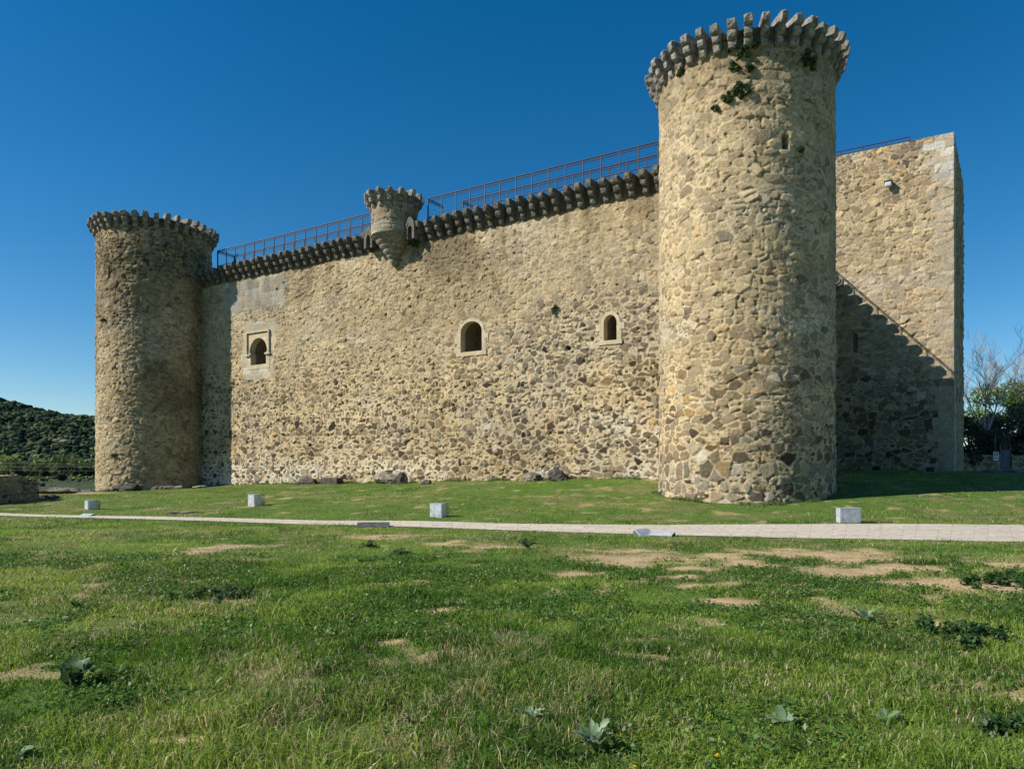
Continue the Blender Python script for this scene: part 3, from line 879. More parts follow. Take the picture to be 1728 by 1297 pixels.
# ------------------------------------------------------------------ side wall between near tower and keep
U_SIDE = -7.8
SIDE_TOP = 12.95
root_s = empty("curtain_wall", W(U_SIDE, 40, 0.5), "shaded side wall running back from the near round tower to the keep", "castle wall")
OFFS = root_s.location
cs = np.arange(30.0, C_KEEP + 0.05, 0.10)
zz = np.arange(-0.3, SIDE_TOP + 0.01, 0.10)
Cg, Zg = np.meshgrid(cs, zz, indexing='ij')
d_, c_, _ = masonry(Cg, Zg, seed=71, wash=0.5)
P = np.stack(W(U_SIDE + d_, Cg, Zg), -1).reshape(-1, 3)
np_mesh("masonry", P, quads=grid_quads(len(cs), len(zz)), mat=M_STONE, col=c_.reshape(-1, 3), parent=root_s, off=OFFS)
mb = MB(); wbox(mb, U_SIDE - 2.2, U_SIDE - 0.1, 31.0, C_KEEP - 0.05, -0.5, SIDE_TOP - 0.03)
mb.build("wall_walk", M_INNER, root_s, OFFS)
c = C_KEEP - 0.35
rnd = random.Random(12)
while c > 31.5:
    put(WALL_CORB, "corbel", Vector(W(U_SIDE - 0.02, c, 11.98)) - OFFS, math.atan2(-SA, CA), root_s, rnd)
    c -= 0.60

# ------------------------------------------------------------------ keep
KU1, KY1 = plane_at(1610, C_KEEP)
KTOP = z_at(222, KY1)
KU0 = -16.0
root_k = empty("keep", W((KU0 + KU1) / 2, C_KEEP, 1.0), "tall square stone keep behind the near tower, half in shadow, with pale corner blocks", "castle tower")
OFFK = root_k.location
us = np.r_[np.arange(KU0, -9, 0.3), np.arange(-9, KU1, 0.05), KU1]
zz = np.arange(0.2, KTOP + 0.02, 0.05)
Ug, Zg = np.meshgrid(us, zz, indexing='ij')
d_, c_, _ = masonry(Ug, Zg, w=0.60, h=0.29, seed=83, mort=0.018, wash=0.70 - 0.52 * (1 - sstep(5, 9, Zg)) - 0.45 * sstep(17.6, 18.4, Zg), dark=1.0 * (1 - sstep(5, 9, Zg)) + 0.3 * sstep(17.6, 18.4, Zg), white=0.5 * np.exp(-((Zg - 12.6) / 0.6) ** 2), relief=0.8)  # dark lower stones, coloured darker still to deepen the shade there
rowi = np.floor(Zg / 0.44)
edge = KU1 - (0.55 + 0.5 * (rowi % 2) + 0.5 * _h(rowi, rowi * 0, 4))
da, ca = ashlar(Ug - KU1, Zg, 0.75, 0.44, 23)
k = (Ug > edge).astype(float)
pale = sstep(17.5, 18.5, Zg)[..., None]
tan_ = masonry(Ug, Zg, w=0.8, h=0.44, seed=84, mort=0.008, wash=0.8, relief=0.8)
ca = ca * pale * 1.2 + (0.35 * ca + 0.65 * tan_[1]) * (1 - pale)
da = 0.5 * da + 0.6 * tan_[0]
d_, c_ = mixf(d_, c_, da, ca, k)
su, sY = plane_at(1443, C_KEEP)
sz0, sz1 = z_at(594, sY), z_at(563, sY)
ins = (np.abs(Ug - su) < 0.09) & (Zg > sz0) & (Zg < sz1)
d_ = np.where(ins, -0.6, d_); c_ = np.where(ins[..., None], 0.05, c_)
d_[-1, :] = d_[-2, :] * 0.5
P = np.stack(W(Ug, C_KEEP - d_, Zg), -1).reshape(-1, 3)
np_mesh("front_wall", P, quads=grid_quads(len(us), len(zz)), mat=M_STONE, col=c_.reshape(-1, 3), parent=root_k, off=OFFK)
# right flank (turned very slightly outwards)
L = 10.5
kdir = Vector((math.sin(A + R(1.3)), math.cos(A + R(1.3)), 0))
p0 = Vector(W(KU1, C_KEEP, 0))
kl = np.arange(0, L + 0.01, 0.10); kl[-1] = L
zk = np.arange(0.2, KTOP + 0.02, 0.10)
Lg, Zg = np.meshgrid(kl, zk, indexing='ij')
d_, c_, _ = masonry(Lg, Zg, w=0.5, h=0.3, seed=91, mort=0.018, wash=0.4, dark=0.3, relief=1.3)  # flank stones coloured darker to add to its shade
da, ca = ashlar(Lg, Zg, 0.7, 0.44, 24)
k = (Lg < 1.0 + 0.4 * (np.floor(Zg / 0.44) % 2)).astype(float)
d_, c_ = mixf(d_, c_, da, ca, k)
d_[0, :] *= 0.3
nx, ny = kdir.y, -kdir.x
P = np.stack([p0.x + kdir.x * Lg + nx * d_, p0.y + kdir.y * Lg + ny * d_, Zg], -1).reshape(-1, 3)
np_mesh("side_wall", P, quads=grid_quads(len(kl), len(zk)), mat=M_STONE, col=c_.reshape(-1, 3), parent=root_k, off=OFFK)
mb = MB()
p1 = p0 + kdir * L
q0 = Vector(W(KU0, C_KEEP + 0.1, 0)); q1 = Vector(W(KU0, C_KEEP + L, 0))
ring = [p0 + Vector(W(-0.08, 0.08, 0)), p1 + Vector(W(-0.05, 0, 0)), q1, q0]
vs = [(p.x, p.y, z) for z in (0.2, KTOP - 0.06) for p in ring]
mb.add(vs, [(0, 1, 2, 3), (4, 5, 6, 7), (1, 2, 6, 5), (2, 3, 7, 6), (0, 3, 7, 4), (0, 1, 5, 4)])
mb.build("roof_terrace", M_INNER, root_k, OFFK)

# ------------------------------------------------------------------ railings
def railing(p0, p1, ztop, h, spacing, label, group="steel railings along the wall tops", rails=(0.0, 0.10, 0.95), wires=4, zend=None):
    p0 = Vector((p0[0], p0[1], 0)); p1 = Vector((p1[0], p1[1], 0))
    root = empty("railing", (p0.x, p0.y, ztop - h), label, "railing", group)
    off = root.location
    L_ = (p1 - p0).length
    n_ = max(1, round(L_ / spacing))
    pm = MB()
    for k_ in range(n_ + 1):
        p = p0.lerp(p1, k_ / n_)
        m_ = MB(); m_.tube([(p.x, p.y, ztop - h), (p.x, p.y, ztop)], 0.028, 6)
        m_.build("post", M_RAIL, root, off)
    for d in rails:
        m_ = MB(); m_.tube([(p0.x, p0.y, ztop - d), (p1.x, p1.y, ztop - d)], 0.032 if d == 0 else 0.024, 6)
        m_.build("rail", M_RAIL, root, off)
    m_ = MB()
    for w_ in range(wires):
        z_ = ztop - 0.22 - (0.62) * w_ / max(1, wires - 1)
        m_.tube([(p0.x, p0.y, z_), (p1.x, p1.y, z_)], 0.004, 4)
    m_.build("wire_infill", M_RAIL, root, off)
    return root
CO, CI = C_WALL + 0.40, C_WALL + 1.62
RZ = 15.23
a0 = plane_at(367, CO)[0]; a1 = plane_at(632, CO)[0]
railing(W(a0, CO, 0), W(a1, CO, 0), RZ, 1.28, 0.90, "outer brown steel railing between the far tower and the turret")
railing(W(a0 + 0.1, CI, 0), W(a1 + 0.6, CI, 0), RZ, 1.28, 0.90, "inner brown steel railing behind the one left of the turret")
b0 = plane_at(722, CO)[0]; b1 = -8.0
railing(W(b0, CO, 0), W(b1, CO, 0), RZ, 1.28, 0.90, "outer brown steel railing between the turret and the near tower")
b2_ = plane_at(781, CI)[0]
railing(W(b2_, CI, 0), W(b1, CI, 0), RZ, 1.28, 0.90, "inner brown steel railing behind the one right of the turret")
railing(W(b0, CO + 0.03, 0), W(b0, CI, 0), RZ, 1.28, 1.2, "short cross railing closing the walk just right of the turret")
railing(W(b2_, CI + 0.03, 0), W(b2_, CI + 0.9, 0), RZ, 1.28, 0.9, "short inner return railing part way along the right walk")
railing(W(a0, CO + 0.03, 0), W(a0 + 0.02, CI, 0), RZ, 1.28, 1.2, "short cross railing against the far round tower")
railing(W(U_SIDE - 0.2, 31.6, 0), W(U_SIDE - 0.2, C_KEEP - 0.1, 0), SIDE_TOP + 1.0, 1.1, 1.2, "railing on the shaded side wall that drops its slanting shadow on the keep")
k0 = plane_at(1404, C_KEEP + 0.6)[0]; k1 = plane_at(1535, C_KEEP + 0.6)[0]
kz_ = z_at(231, plane_at(1535, C_KEEP + 0.6)[1])
railing(W(k0 - 2, C_KEEP + 0.6, 0), W(k1, C_KEEP + 0.6, 0), kz_, 0.95, 1.15, "brown railing on top of the square keep", rails=(0.0, 0.22), wires=0)

# floodlight on the keep wall
fu, fY = plane_at(1500, C_KEEP); fz = z_at(314, fY)
fr = empty("floodlight", W(fu, C_KEEP, fz), "small white floodlight fixed high on the keep wall", "floodlight")
mb = MB(); mb.box(-0.16, 0.16, -0.42, -0.14, -0.11, 0.13, Matrix.Rotation(-A, 4, 'Z')); mb.build("housing", M_LAMPW, fr, bevel=0.015)
mb = MB(); mb.box(-0.13, 0.13, -0.435, -0.423, -0.08, 0.10, Matrix.Rotation(-A, 4, 'Z')); mb.build("glass", M_ZINC, fr)
mb = MB(); mb.box(-0.22, 0.22, -0.46, 0.0, 0.16, 0.20, Matrix.Rotation(-A, 4, 'Z')); mb.box(-0.03, 0.03, -0.14, 0.0, -0.03, 0.03, Matrix.Rotation(-A, 4, 'Z')); mb.build("bracket", M_BLACK, fr)

# ------------------------------------------------------------------ galvanised light boxes on the grass
def light_box(x, y, w, d, h, rz, label, flip=1):
    z = gz(x, y) - 0.02
    r = empty("light_box", (x, y, z), label, "light box", "galvanised light boxes on the grass", rz)
    t = 0.012
    mb = MB()      # folded steel shell, open towards the wall
    mb.box(-w / 2, w / 2, -d / 2, -d / 2 + t, 0, h)
    mb.box(-w / 2, -w / 2 + t, -d / 2 + t + 0.001, d / 2, 0, h)
    mb.box(w / 2 - t, w / 2, -d / 2 + t + 0.001, d / 2, 0, h)
    mb.box(-w / 2 - 0.01, w / 2 + 0.01, -d / 2 - 0.01, d / 2, h + 0.001, h + t)
    mb.build("shell", M_ZINC, r)
    mb = MB()
    mb.box(-w / 2 + 0.03, w / 2 - 0.03, -d / 2 - 0.004, -d / 2 - 0.0005, 0.035, h - 0.03)
    for bx_ in (-1, 1):
        for bz_ in (0.07, h - 0.065):
            mb.box(bx_ * (w / 2 - 0.055) - 0.008, bx_ * (w / 2 - 0.055) + 0.008, -d / 2 - 0.010, -d / 2 - 0.0045, bz_ - 0.008, bz_ + 0.008)
    mb.build("cover_plate", M_ZINC2, r)
    mb = MB()      # wire guard standing out on the open side
    g0, g1 = d / 2 + 0.002, d / 2 + 0.16
    for k in range(9):
        xx = -w / 2 + w * k / 8
        mb.tube([(xx, g0, h), (xx, g1, h * 0.96), (xx, g1, 0.0)], 0.005, 4)
    for k in range(8):
        zz_ = h * 0.96 * k / 7
        mb.tube([(-w / 2, g0, zz_), (-w / 2, g1, zz_), (w / 2, g1, zz_), (w / 2, g0, zz_)], 0.005, 4)
    mb.build("wire_guard", M_CAGE, r)
    mb = MB(); mb.box(-w * 0.32, w * 0.32, -d * 0.15, d * 0.3, h * 0.25, h * 0.75, Matrix.Rotation(R(-12), 4, 'X')); mb.build("lamp", M_BLACK, r, bevel=0.01)
    return r
light_box(-15.55, 27.3, 0.32, 0.26, 0.34, R(-38), "small pale metal light box by the far end of the path")
light_box(-9.52, 27.4, 0.38, 0.30, 0.44, R(-36), "pale metal light box standing on a bare earth patch")
light_box(-2.22, 22.2, 0.42, 0.24, 0.42, R(-30), "pale metal light box with wire guard below the widest window")
light_box(9.22, 20.3, 0.58, 0.24, 0.43, R(3), "stained wide metal light box beside the path near the tower")
light_box(22.0, 39.0, 0.60, 0.35, 0.48, R(152), "metal light box in the shade at the foot of the keep")

# ------------------------------------------------------------------ rocks
def rock(name, x, y, sx, sy, sz, mat, label, cat, group=None, seed=0, rz=0.0, sink=0.3, cuts=7, parent=None):
    rn = random.Random(seed)
    bm = bmesh.new()
    bmesh.ops.create_icosphere(bm, subdivisions=4, radius=1.0)
    pl = []
    for _ in range(cuts):
        d = Vector((rn.gauss(0, 1), rn.gauss(0, 1), rn.gauss(0, 0.8))).normalized()
        pl.append((d, rn.uniform(0.55, 0.85)))
    o3 = Vector((seed * 3.1, seed * 1.7, 0))
    for v in bm.verts:
        p = v.co.copy()
        for d, k in pl:
            e = p.dot(d) - k
            if e > 0: p -= d * e * 0.92
        p += p.normalized() * (0.22 * mnoise.fractal(p * 2.2 + o3, 1.0, 2.0, 4))
        v.co = Vector((p.x * sx, p.y * sy, p.z * sz))
    me = bpy.data.meshes.new(name); bm.to_mesh(me); bm.free()
    me.materials.append(mat)
    o = bpy.data.objects.new(name, me)
    o.location = (x, y, gz(x, y) + sz * (1 - 2 * sink) * 0.5)
    o.rotation_euler = (0, 0, rz)
    link(o)
    return tag(o, label, cat, group)
def pxg(px, Y):
    return (px - CX) / F_PX * Y
GR = "rocks along the castle foot"
def wrock(px, dc, *a, **k):
    u, Y = plane_at(px, C_WALL - dc); x, y, _ = W(u, C_WALL - dc, 0)
    return rock("rock", x, y, *a, **k)
ANG = -A
rock("rock", pxg(184, 43.6), 43.6, 0.40, 0.3, 0.18, M_ROCK, "low flat rock left of the dark boulder at the far tower foot", "rock", GR, 1)
rock("rock", pxg(214, 43.4), 43.4, 0.95, 0.6, 0.40, M_ROCKDARK, "dark split boulder at the foot of the far tower", "rock", GR, 2, sink=0.25)
rock("rock", pxg(268, 43.2), 43.2, 0.42, 0.3, 0.22, M_ROCK, "first of three grey rocks in a row below the far tower, nearest the dark boulder", "rock", GR, 3)
rock("rock", pxg(284, 43.3), 43.3, 0.62, 0.35, 0.22, M_ROCK, "middle of three grey rocks in a row below the far tower", "rock", GR, 4)
rock("rock", pxg(302, 43.6), 43.6, 0.45, 0.3, 0.22, M_ROCK, "last of three grey rocks in a row, nearest the shaded wall", "rock", GR, 5)
rock("rock", pxg(340, 42.6), 42.6, 0.5, 0.3, 0.12, M_ROCK, "thin flat stone in the grass before the shaded wall end", "rock", GR, 6)
wrock(520, 0.55, 0.85, 0.35, 0.30, M_ROCKDARK, "jagged dark rock under the wall below the horseshoe window side", "rock", GR, seed=7, rz=ANG, sink=0.2)
wrock(660, 0.45, 1.05, 0.5, 0.52, M_ROCK, "brown boulder with a white splash built into the wall foot", "rock", GR, seed=8, rz=ANG, sink=0.25)
wrock(676, 0.75, 0.40, 0.35, 0.42, M_ROCKDARK, "dark broken rock leaning on the white splashed boulder", "rock", GR, seed=9, rz=ANG, sink=0.2)
wrock(718, 1.2, 0.4, 0.25, 0.20, M_ROCK, "pale stone half hidden in grass right of the splashed boulder", "rock", GR, seed=10)
wrock(895, 0.40, 0.75, 0.4, 0.32, M_ROCK, "low grey outcrop at the wall foot right of the widest window", "rock", GR, seed=11, rz=ANG, sink=0.3)
wrock(940, 0.45, 0.55, 0.4, 0.42, M_ROCKDARK, "black angular rock at the wall foot below the narrow window", "rock", GR, seed=12, rz=ANG, sink=0.25)
# dark stone trough
u, Y_ = plane_at(560, C_WALL - 0.5)
x, y, _ = W(u, C_WALL - 0.5, 0)
tb = empty("stone_block", (x, y, gz(x, y) - 0.05), "long squared dark stone block lying at the foot of the wall", "stone block", rz=ANG)
mb = MB(); mb.box(-0.62, 0.62, -0.25, 0.25, 0, 0.40); mb.build("block", M_ROCKDARK, tb, bevel=0.04)
# white splash on the boulder: a lichen patch
u, Y_ = plane_at(650, C_WALL - 1.0)
x, y, _ = W(u, C_WALL - 0.93, 0)
# outcrop at the far left
rock("rock", -22.0, 35.6, 1.0, 0.7, 0.26, M_ROCK, "pale bedrock outcrop behind the ruined wall end", "rock", "bedrock on the left slope", 21, sink=0.25)
rock("rock", -22.6, 37.6, 1.3, 0.8, 0.24, M_ROCK, "sloping bedrock slab rising towards the far tower", "rock", "bedrock on the left slope", 22, sink=0.25)
rock("rock", -19.4, 31.0, 0.6, 0.35, 0.14, M_ROCKDARK, "dark stone in the shade of the ruined wall", "rock", "bedrock on the left slope", 23, sink=0.3)
rock("rock", -24.3, 40.5, 1.0, 0.6, 0.2, M_ROCK, "long low bedrock rib nearest the far tower foot", "rock", "bedrock on the left slope", 24, sink=0.3)
rock("rock", pxg(308, 25.0), 25.0, 0.55, 0.2, 0.06, M_ROCK, "sandy slab showing through grass behind the path", "rock", None, 25, sink=0.2)
rock("rock", 14.6, 34.0, 1.0, 0.25, 0.12, M_ROCK, "pale flat stone lying in the shade right of the near tower", "rock", None, 26, sink=0.2)
rock("rock", 27.0, 40.5, 1.4, 0.7, 0.16, M_ROCK, "low dusty mound in the shade before the boundary wall", "rock", None, 27, sink=0.2)

# tilted lamp lids along the near path edge
def lid(px, Y, w, d, h, rz, tilt, label, mat):
    x = pxg(px, Y)
    r = empty("ground_lamp_lid", (x, Y, gz(x, Y)), label, "lamp lid", "lamp lids along the path edge", rz)
    mb = MB()
    M = Matrix.Translation((0, 0, 0.05)) @ Matrix.Rotation(tilt, 4, 'X')
    mb.box(-w / 2, w / 2, -d / 2, d / 2, 0, 0.018, M)
    mb.build("plate", mat, r, bevel=0.004)
    mb = MB(); mb.box(-w / 2, w / 2, d / 2 - 0.03, d / 2, -0.10, -0.002, M); mb.box(-w / 2, -w / 2 + 0.02, -d / 2, d / 2 - 0.031, -0.08, -0.002, M)
    mb.build("rim", M_CAGE, r)
lid(143, 24.1, 0.46, 0.35, 0.1, R(-20), R(18), "flat pale metal lid at the far end of the path", M_ZINC)
lid(630, 19.7, 0.85, 0.4, 0.1, R(8), R(14), "dark weathered lid on the path edge left of the middle light box", M_CAGE)
lid(1088, 17.6, 0.45, 0.3, 0.2, R(35), R(38), "tilted grey lid raised like a wedge on the path edge", M_ZINC)
lid(1117, 17.5, 0.55, 0.3, 0.1, R(-30), R(16), "low grey lid beside the raised wedge lid", M_ZINC)

# ------------------------------------------------------------------ ruined wall on the left
root_r = empty("ruined_wall", (-19.4, 30, 0), "low ruined dry stone wall in shade at the left edge", "ruined wall")
e0 = np.array([-25.9, 18.0]); e1 = np.array([-19.75, 30.5])
dv = (e1 - e0) / np.linalg.norm(e1 - e0); nv_ = np.array([dv[1], -dv[0]])
Lr = np.linalg.norm(e1 - e0)
ll = np.r_[np.arange(0, Lr, 0.05), Lr]
tt = np.linspace(0, 1, 26)
# cross-section loop: right face up, over the top, left face down
sec = [(0.42, t) for t in tt] + [(0.42 - 0.84 * k / 10, 1.0) for k in range(1, 10)] + [(-0.42, t) for t in tt[::-1]]
sec = np.array(sec)
hgt = 1.02 + 0.22 * (fbm(ll * 0.9, ll * 0, 5, 3) - 0.5) + 0.06 * (_h(np.floor(ll / 0.4), np.floor(ll * 0), 6) - 0.5)
hgt = hgt * (1 - 0.25 * sstep(Lr - 0.6, Lr, ll))
LL, KK = np.meshgrid(ll, np.arange(len(sec)), indexing='ij')
base = terrain0(e0[0] + dv[0] * ll, e0[1] + dv[1] * ll) - 0.15
Zr = base[:, None] + sec[KK, 1] * (hgt[:, None] + 0.15)
loopc = np.cumsum(np.r_[0, np.hypot(np.diff(sec[:, 0]), np.diff(sec[:, 1]))])
d_, c_, _ = masonry(LL, loopc[KK], w=0.36, h=0.13, seed=131, mort=0.012, wash=0.35, dark=0.2, relief=1.5)
sunlit_top = (np.abs(sec[KK, 0]) < 0.40)[..., None]
c_ = np.where(sunlit_top, c_ * 0.4 + np.array([0.5, 0.43, 0.3]) * 0.6, c_)  # sunlight on the wall top, put into the stone colour
offn = sec[KK, 0] + np.sign(sec[KK, 0]) * d_ * 1.6
Zr = Zr + np.where(sec[KK, 1] >= 0.999, d_ * 0.6, 0)
PX = e0[0] + dv[0] * LL + nv_[0] * offn; PY = e0[1] + dv[1] * LL + nv_[1] * offn
Vr = np.stack([PX, PY, Zr], -1).reshape(-1, 3)
cap = np.arange(len(sec)) + (len(ll) - 1) * len(sec)
ctr = len(Vr); Vr = np.vstack([Vr, [[e1[0] + 0.12 * dv[0], e1[1] + 0.12 * dv[1], 0.75]]])
tri = np.stack([cap[:-1], cap[1:], np.full(len(cap) - 1, ctr)], -1)
np_mesh("masonry", Vr, quads=grid_quads(len(ll), len(sec)), tris=tri, mat=M_STONE, col=np.vstack([c_.reshape(-1, 3) * 0.8, [[0.2, 0.17, 0.12]]]), parent=root_r, off=root_r.location)

# ------------------------------------------------------------------ leaves and trees
def leaf_cloud(centres, radii, n, size, cols, seed, flat=1.0, aspect=0.55, up=0.0):
    """n small two-triangle leaves scattered through blobs"""
    g = np.random.default_rng(seed)
    centres = np.asarray(centres, float); radii = np.asarray(radii, float)
    w = radii ** 2; w = w / w.sum()
    ci = g.choice(len(centres), n, p=w)
    d = g.normal(size=(n, 3)); d /= np.linalg.norm(d, axis=1)[:, None]
    rr = radii[ci] * (g.random(n) ** 0.33)
    p = centres[ci] + d * rr[:, None] * np.array([1, 1, flat])
    nrm = d + 0.8 * g.normal(size=(n, 3)) + np.array([0, 0, up]); nrm /= np.linalg.norm(nrm, axis=1)[:, None]
    t = np.cross(nrm, g.normal(size=(n, 3))); t /= np.linalg.norm(t, axis=1)[:, None]
    b = np.cross(nrm, t)
    s = size * (0.6 + 0.8 * g.random(n))[:, None]
    V = np.stack([p - t * s, p + b * s * aspect, p + t * s, p - b * s * aspect], 1).reshape(-1, 3)
    q = np.arange(n * 4).reshape(-1, 4)
    cols = np.asarray(cols, float)
    c = cols[g.integers(0, len(cols), n)] * (0.7 + 0.6 * g.random(n))[:, None]
    return V, q, np.repeat(c, 4, axis=0)

def bare_tree(x, y, h, seed, label, group=None, lean=0.0):
    rn = random.Random(seed)
    z0 = gz(x, y) - 0.1
    root = empty("bare_tree", (x, y, z0), label, "tree", group)
    tr_ = MB(); tw = MB()
    def grow(p, d, l, r, depth):
        pts = [p]; rad = [r]
        nseg = 4
        dd = d.copy()
        for i in range(nseg):
            dd = (dd + Vector((rn.uniform(-1, 1), rn.uniform(-1, 1), rn.uniform(-0.3, 0.7))) * 0.16 + Vector((lean * 0.1, 0, 0))).normalized()
            pts.append(pts[-1] + dd * (l / nseg)); rad.append(r * (1 - 0.45 * (i + 1) / nseg))
        (tr_ if depth < 1 else tw).tube(pts, rad, 6 if depth < 1 else (4 if depth < 3 else 3), caps=False)
        if depth >= 5: return
        nb = rn.randint(3, 4) if depth < 3 else rn.randint(3, 4)
        for _ in range(nb):
            i = rn.randint(1 if depth > 0 else 2, nseg)
            a = Vector((rn.gauss(0, 1), rn.gauss(0, 1), rn.uniform(0, 1.2))).normalized()
            nd = (dd * 0.9 + a * 0.75).normalized()
            grow(pts[i], nd, l * rn.uniform(0.52, 0.76), max(rad[i] * 0.6, 0.009), depth + 1)
    for _ in range(3):
        grow(Vector((rn.uniform(-0.2, 0.2), rn.uniform(-0.2, 0.2), 0)), Vector((rn.uniform(-0.35, 0.35) + lean, rn.uniform(-0.3, 0.3), 1)).normalized(), h * 0.40, h * 0.011, 0)
    tr_.build("trunk", M_BAREBARK, root); tw.build("crown", M_BAREBARK, root)
    return root

def leafy_tree(x, y, h, wid, seed, label, cols, size, n, group=None, name="tree", cat="tree", low=0.15, z0=None):
    rn = random.Random(seed)
    if z0 is None: z0 = gz(x, y) - 0.1
    root = empty(name, (x, y, z0), label, cat, group)
    cs_, rs_ = [], []
    for _ in range(16):
        a = rn.uniform(0, 2 * PI); rr_ = math.sqrt(rn.random()) * wid * 0.36
        zz_ = h * (low + 0.16 + (0.80 - low) * rn.random())
        rr_ *= 1.0 - 0.5 * max(0, zz_ / h - 0.5)
        cs_.append((math.cos(a) * rr_, math.sin(a) * rr_, zz_)); rs_.append(wid * rn.uniform(0.12, 0.24))
    V, q_, c_ = leaf_cloud(cs_, rs_, n, size, cols, seed, flat=0.8)
    np_mesh("crown", V, quads=q_, mat=M_LEAF, col=c_, parent=root, smooth=False)
    tm = MB()
    tm.tube([(0, 0, 0), (0.02 * h, 0, h * 0.3), (0, 0.02 * h, h * 0.62)], [0.035 * h, 0.028 * h, 0.012 * h], 7)
    for c in cs_[:6]:
        tm.tube([(0.02 * h, 0, h * 0.3), (c[0] * 0.5, c[1] * 0.5, (c[2] + h * 0.3) * 0.5), c], [0.016 * h, 0.011 * h, 0.004 * h], 5)
    tm.build("trunk", M_BARK, root)
    return root

DARKG = [(0.030, 0.048, 0.018), (0.045, 0.065, 0.026), (0.06, 0.075, 0.04)]
GREYG = [(0.13, 0.14, 0.10), (0.18, 0.185, 0.14), (0.08, 0.09, 0.055)]
LIVEG = [(0.09, 0.18, 0.025), (0.13, 0.23, 0.03), (0.06, 0.12, 0.02), (0.17, 0.26, 0.05)]
GB = "bare trees behind the keep"
bare_tree(37.2, 59.0, 12.0, 3, "bare pale branched tree just right of the keep", GB, lean=0.08)
bare_tree(41.0, 60.5, 12.5, 4, "bare tree further right from the keep, leaning right above the green tree", GB, lean=0.16)
bare_tree(46.5, 61.0, 12.0, 6, "bare tree at the right edge above the boundary wall", GB, lean=0.1)
leafy_tree(41.8, 62.5, 7.2, 7.4, 11, "bright green leafy tree rising over the dark bushes at the right edge", LIVEG, 0.14, 9000)
leafy_tree(47.5, 64.5, 7.0, 7.0, 15, "green leafy tree half cut by the right edge", LIVEG, 0.14, 6000)
GBU = "dark bushes behind the boundary wall"
leafy_tree(35.4, 57.4, 5.0, 5.0, 12, "dark bush against the keep corner behind the boundary wall", DARKG, 0.12, 5000, GBU, "bush", "bush", 0.0)
leafy_tree(38.8, 58.6, 5.2, 4.4, 13, "greyish twiggy bush left of the grey gate", GREYG, 0.11, 5500, GBU, "bush", "bush", 0.0)
leafy_tree(41.6, 58.8, 4.4, 4.4, 14, "dark low bush behind the gate and its sign", DARKG, 0.12, 5000, GBU, "bush", "bush", 0.0)
leafy_tree(45.5, 58.5, 4.6, 4.6, 16, "dark bush at the right edge behind the boundary wall", DARKG, 0.12, 4000, GBU, "bush", "bush", 0.0)

# boundary wall, gate and sign on the right
YB = 56.0
root_b = empty("boundary_wall", (38, YB, 1.0), "low rubble boundary wall in shade right of the keep, with a gate in it", "wall")
def bwall(x0, x1):
    xl = np.arange(x0, x1 + 0.01, 0.07); zl = np.arange(0, 1.66, 0.07)
    Xg, Zg = np.meshgrid(xl, zl, indexing='ij')
    d_, c_, _ = masonry(Xg, Zg, w=0.4, h=0.18, seed=151, mort=0.02, wash=0.35, dark=0.5, relief=1.2)
    zb_ = terrain0(Xg.ravel(), np.full(Xg.size, YB)).reshape(Xg.shape) - 0.2
    P = np.stack([Xg, YB - d_, zb_ + Zg + np.where(Zg > 1.5, 0.12 * (vnoise(Xg * 2.5, Xg * 0, 3) - 0.5), 0)], -1).reshape(-1, 3)
    np_mesh("masonry", P, quads=grid_quads(len(xl), len(zl)), mat=M_STONE, col=c_.reshape(-1, 3), parent=root_b, off=root_b.location)
    mb = MB(); z_ = gz((x0 + x1) / 2, YB); mb.box(x0, x1, YB + 0.03, YB + 0.5, z_ - 0.3, z_ + 1.36); mb.build("core", M_INNER, root_b, root_b.location)
gx0, gx1 = pxg(1690, YB), pxg(1706, YB)
bwall(32.5, gx0 - 0.06); bwall(gx1 + 0.06, 60.0)
gt = empty("gate", (gx0, YB + 0.1, gz(gx0, YB)), "grey sheet metal gate in the boundary wall beside the sign", "gate")
M_GATE = mat_noise("grey_gate_paint", (0.11, 0.13, 0.14), (0.17, 0.19, 0.20), scale=4, rough=0.55, bump=0.1)
mb = MB(); mb.box(0.04, gx1 - gx0 - 0.04, 0, 0.03, 0.05, 1.75)
for k in range(6): mb.box(0.08 + k * 0.1, 0.11 + k * 0.1, -0.012, -0.001, 0.1, 1.7)
mb.build("panel", M_GATE, gt)
for xx in (-0.02, gx1 - gx0 - 0.02):
    mb = MB(); mb.tube([(xx, 0, -0.1), (xx, 0, 2.2)], 0.045, 8); mb.build("post", M_GATE, gt)
sx, sy = pxg(1680.5, YB - 0.6), YB - 0.6
sg = empty("sign", (sx, sy, gz(sx, sy)), "white sign with red marks on a thin post by the grey gate", "sign")
mb = MB(); mb.tube([(-0.02, 0.03, -0.1), (-0.02, 0.03, 2.9)], 0.03, 7); mb.build("post", M_GATE, sg)
M_SIGNW = mat_noise("sign_white", (0.70, 0.69, 0.68), (0.78, 0.77, 0.76), rough=0.4, bump=0)
M_SIGNR = mat_noise("sign_red", (0.50, 0.03, 0.03), (0.6, 0.05, 0.05), rough=0.4, bump=0)
mb = MB(); mb.box(-0.20, 0.20, -0.02, -0.005, 0.95, 1.60); mb.build("board", M_SIGNW, sg)
mb = MB()
ringp = [(0.13 * math.cos(2 * PI * k / 20), -0.026, 1.42 + 0.13 * math.sin(2 * PI * k / 20)) for k in range(21)]
mb.tube(ringp, 0.022, 5); mb.tube([(-0.09, -0.026, 1.51), (0.09, -0.026, 1.33)], 0.018, 5)
mb.box(-0.16, 0.16, -0.028, -0.0205, 1.10, 1.16)
mb.build("red_marks", M_SIGNR, sg)

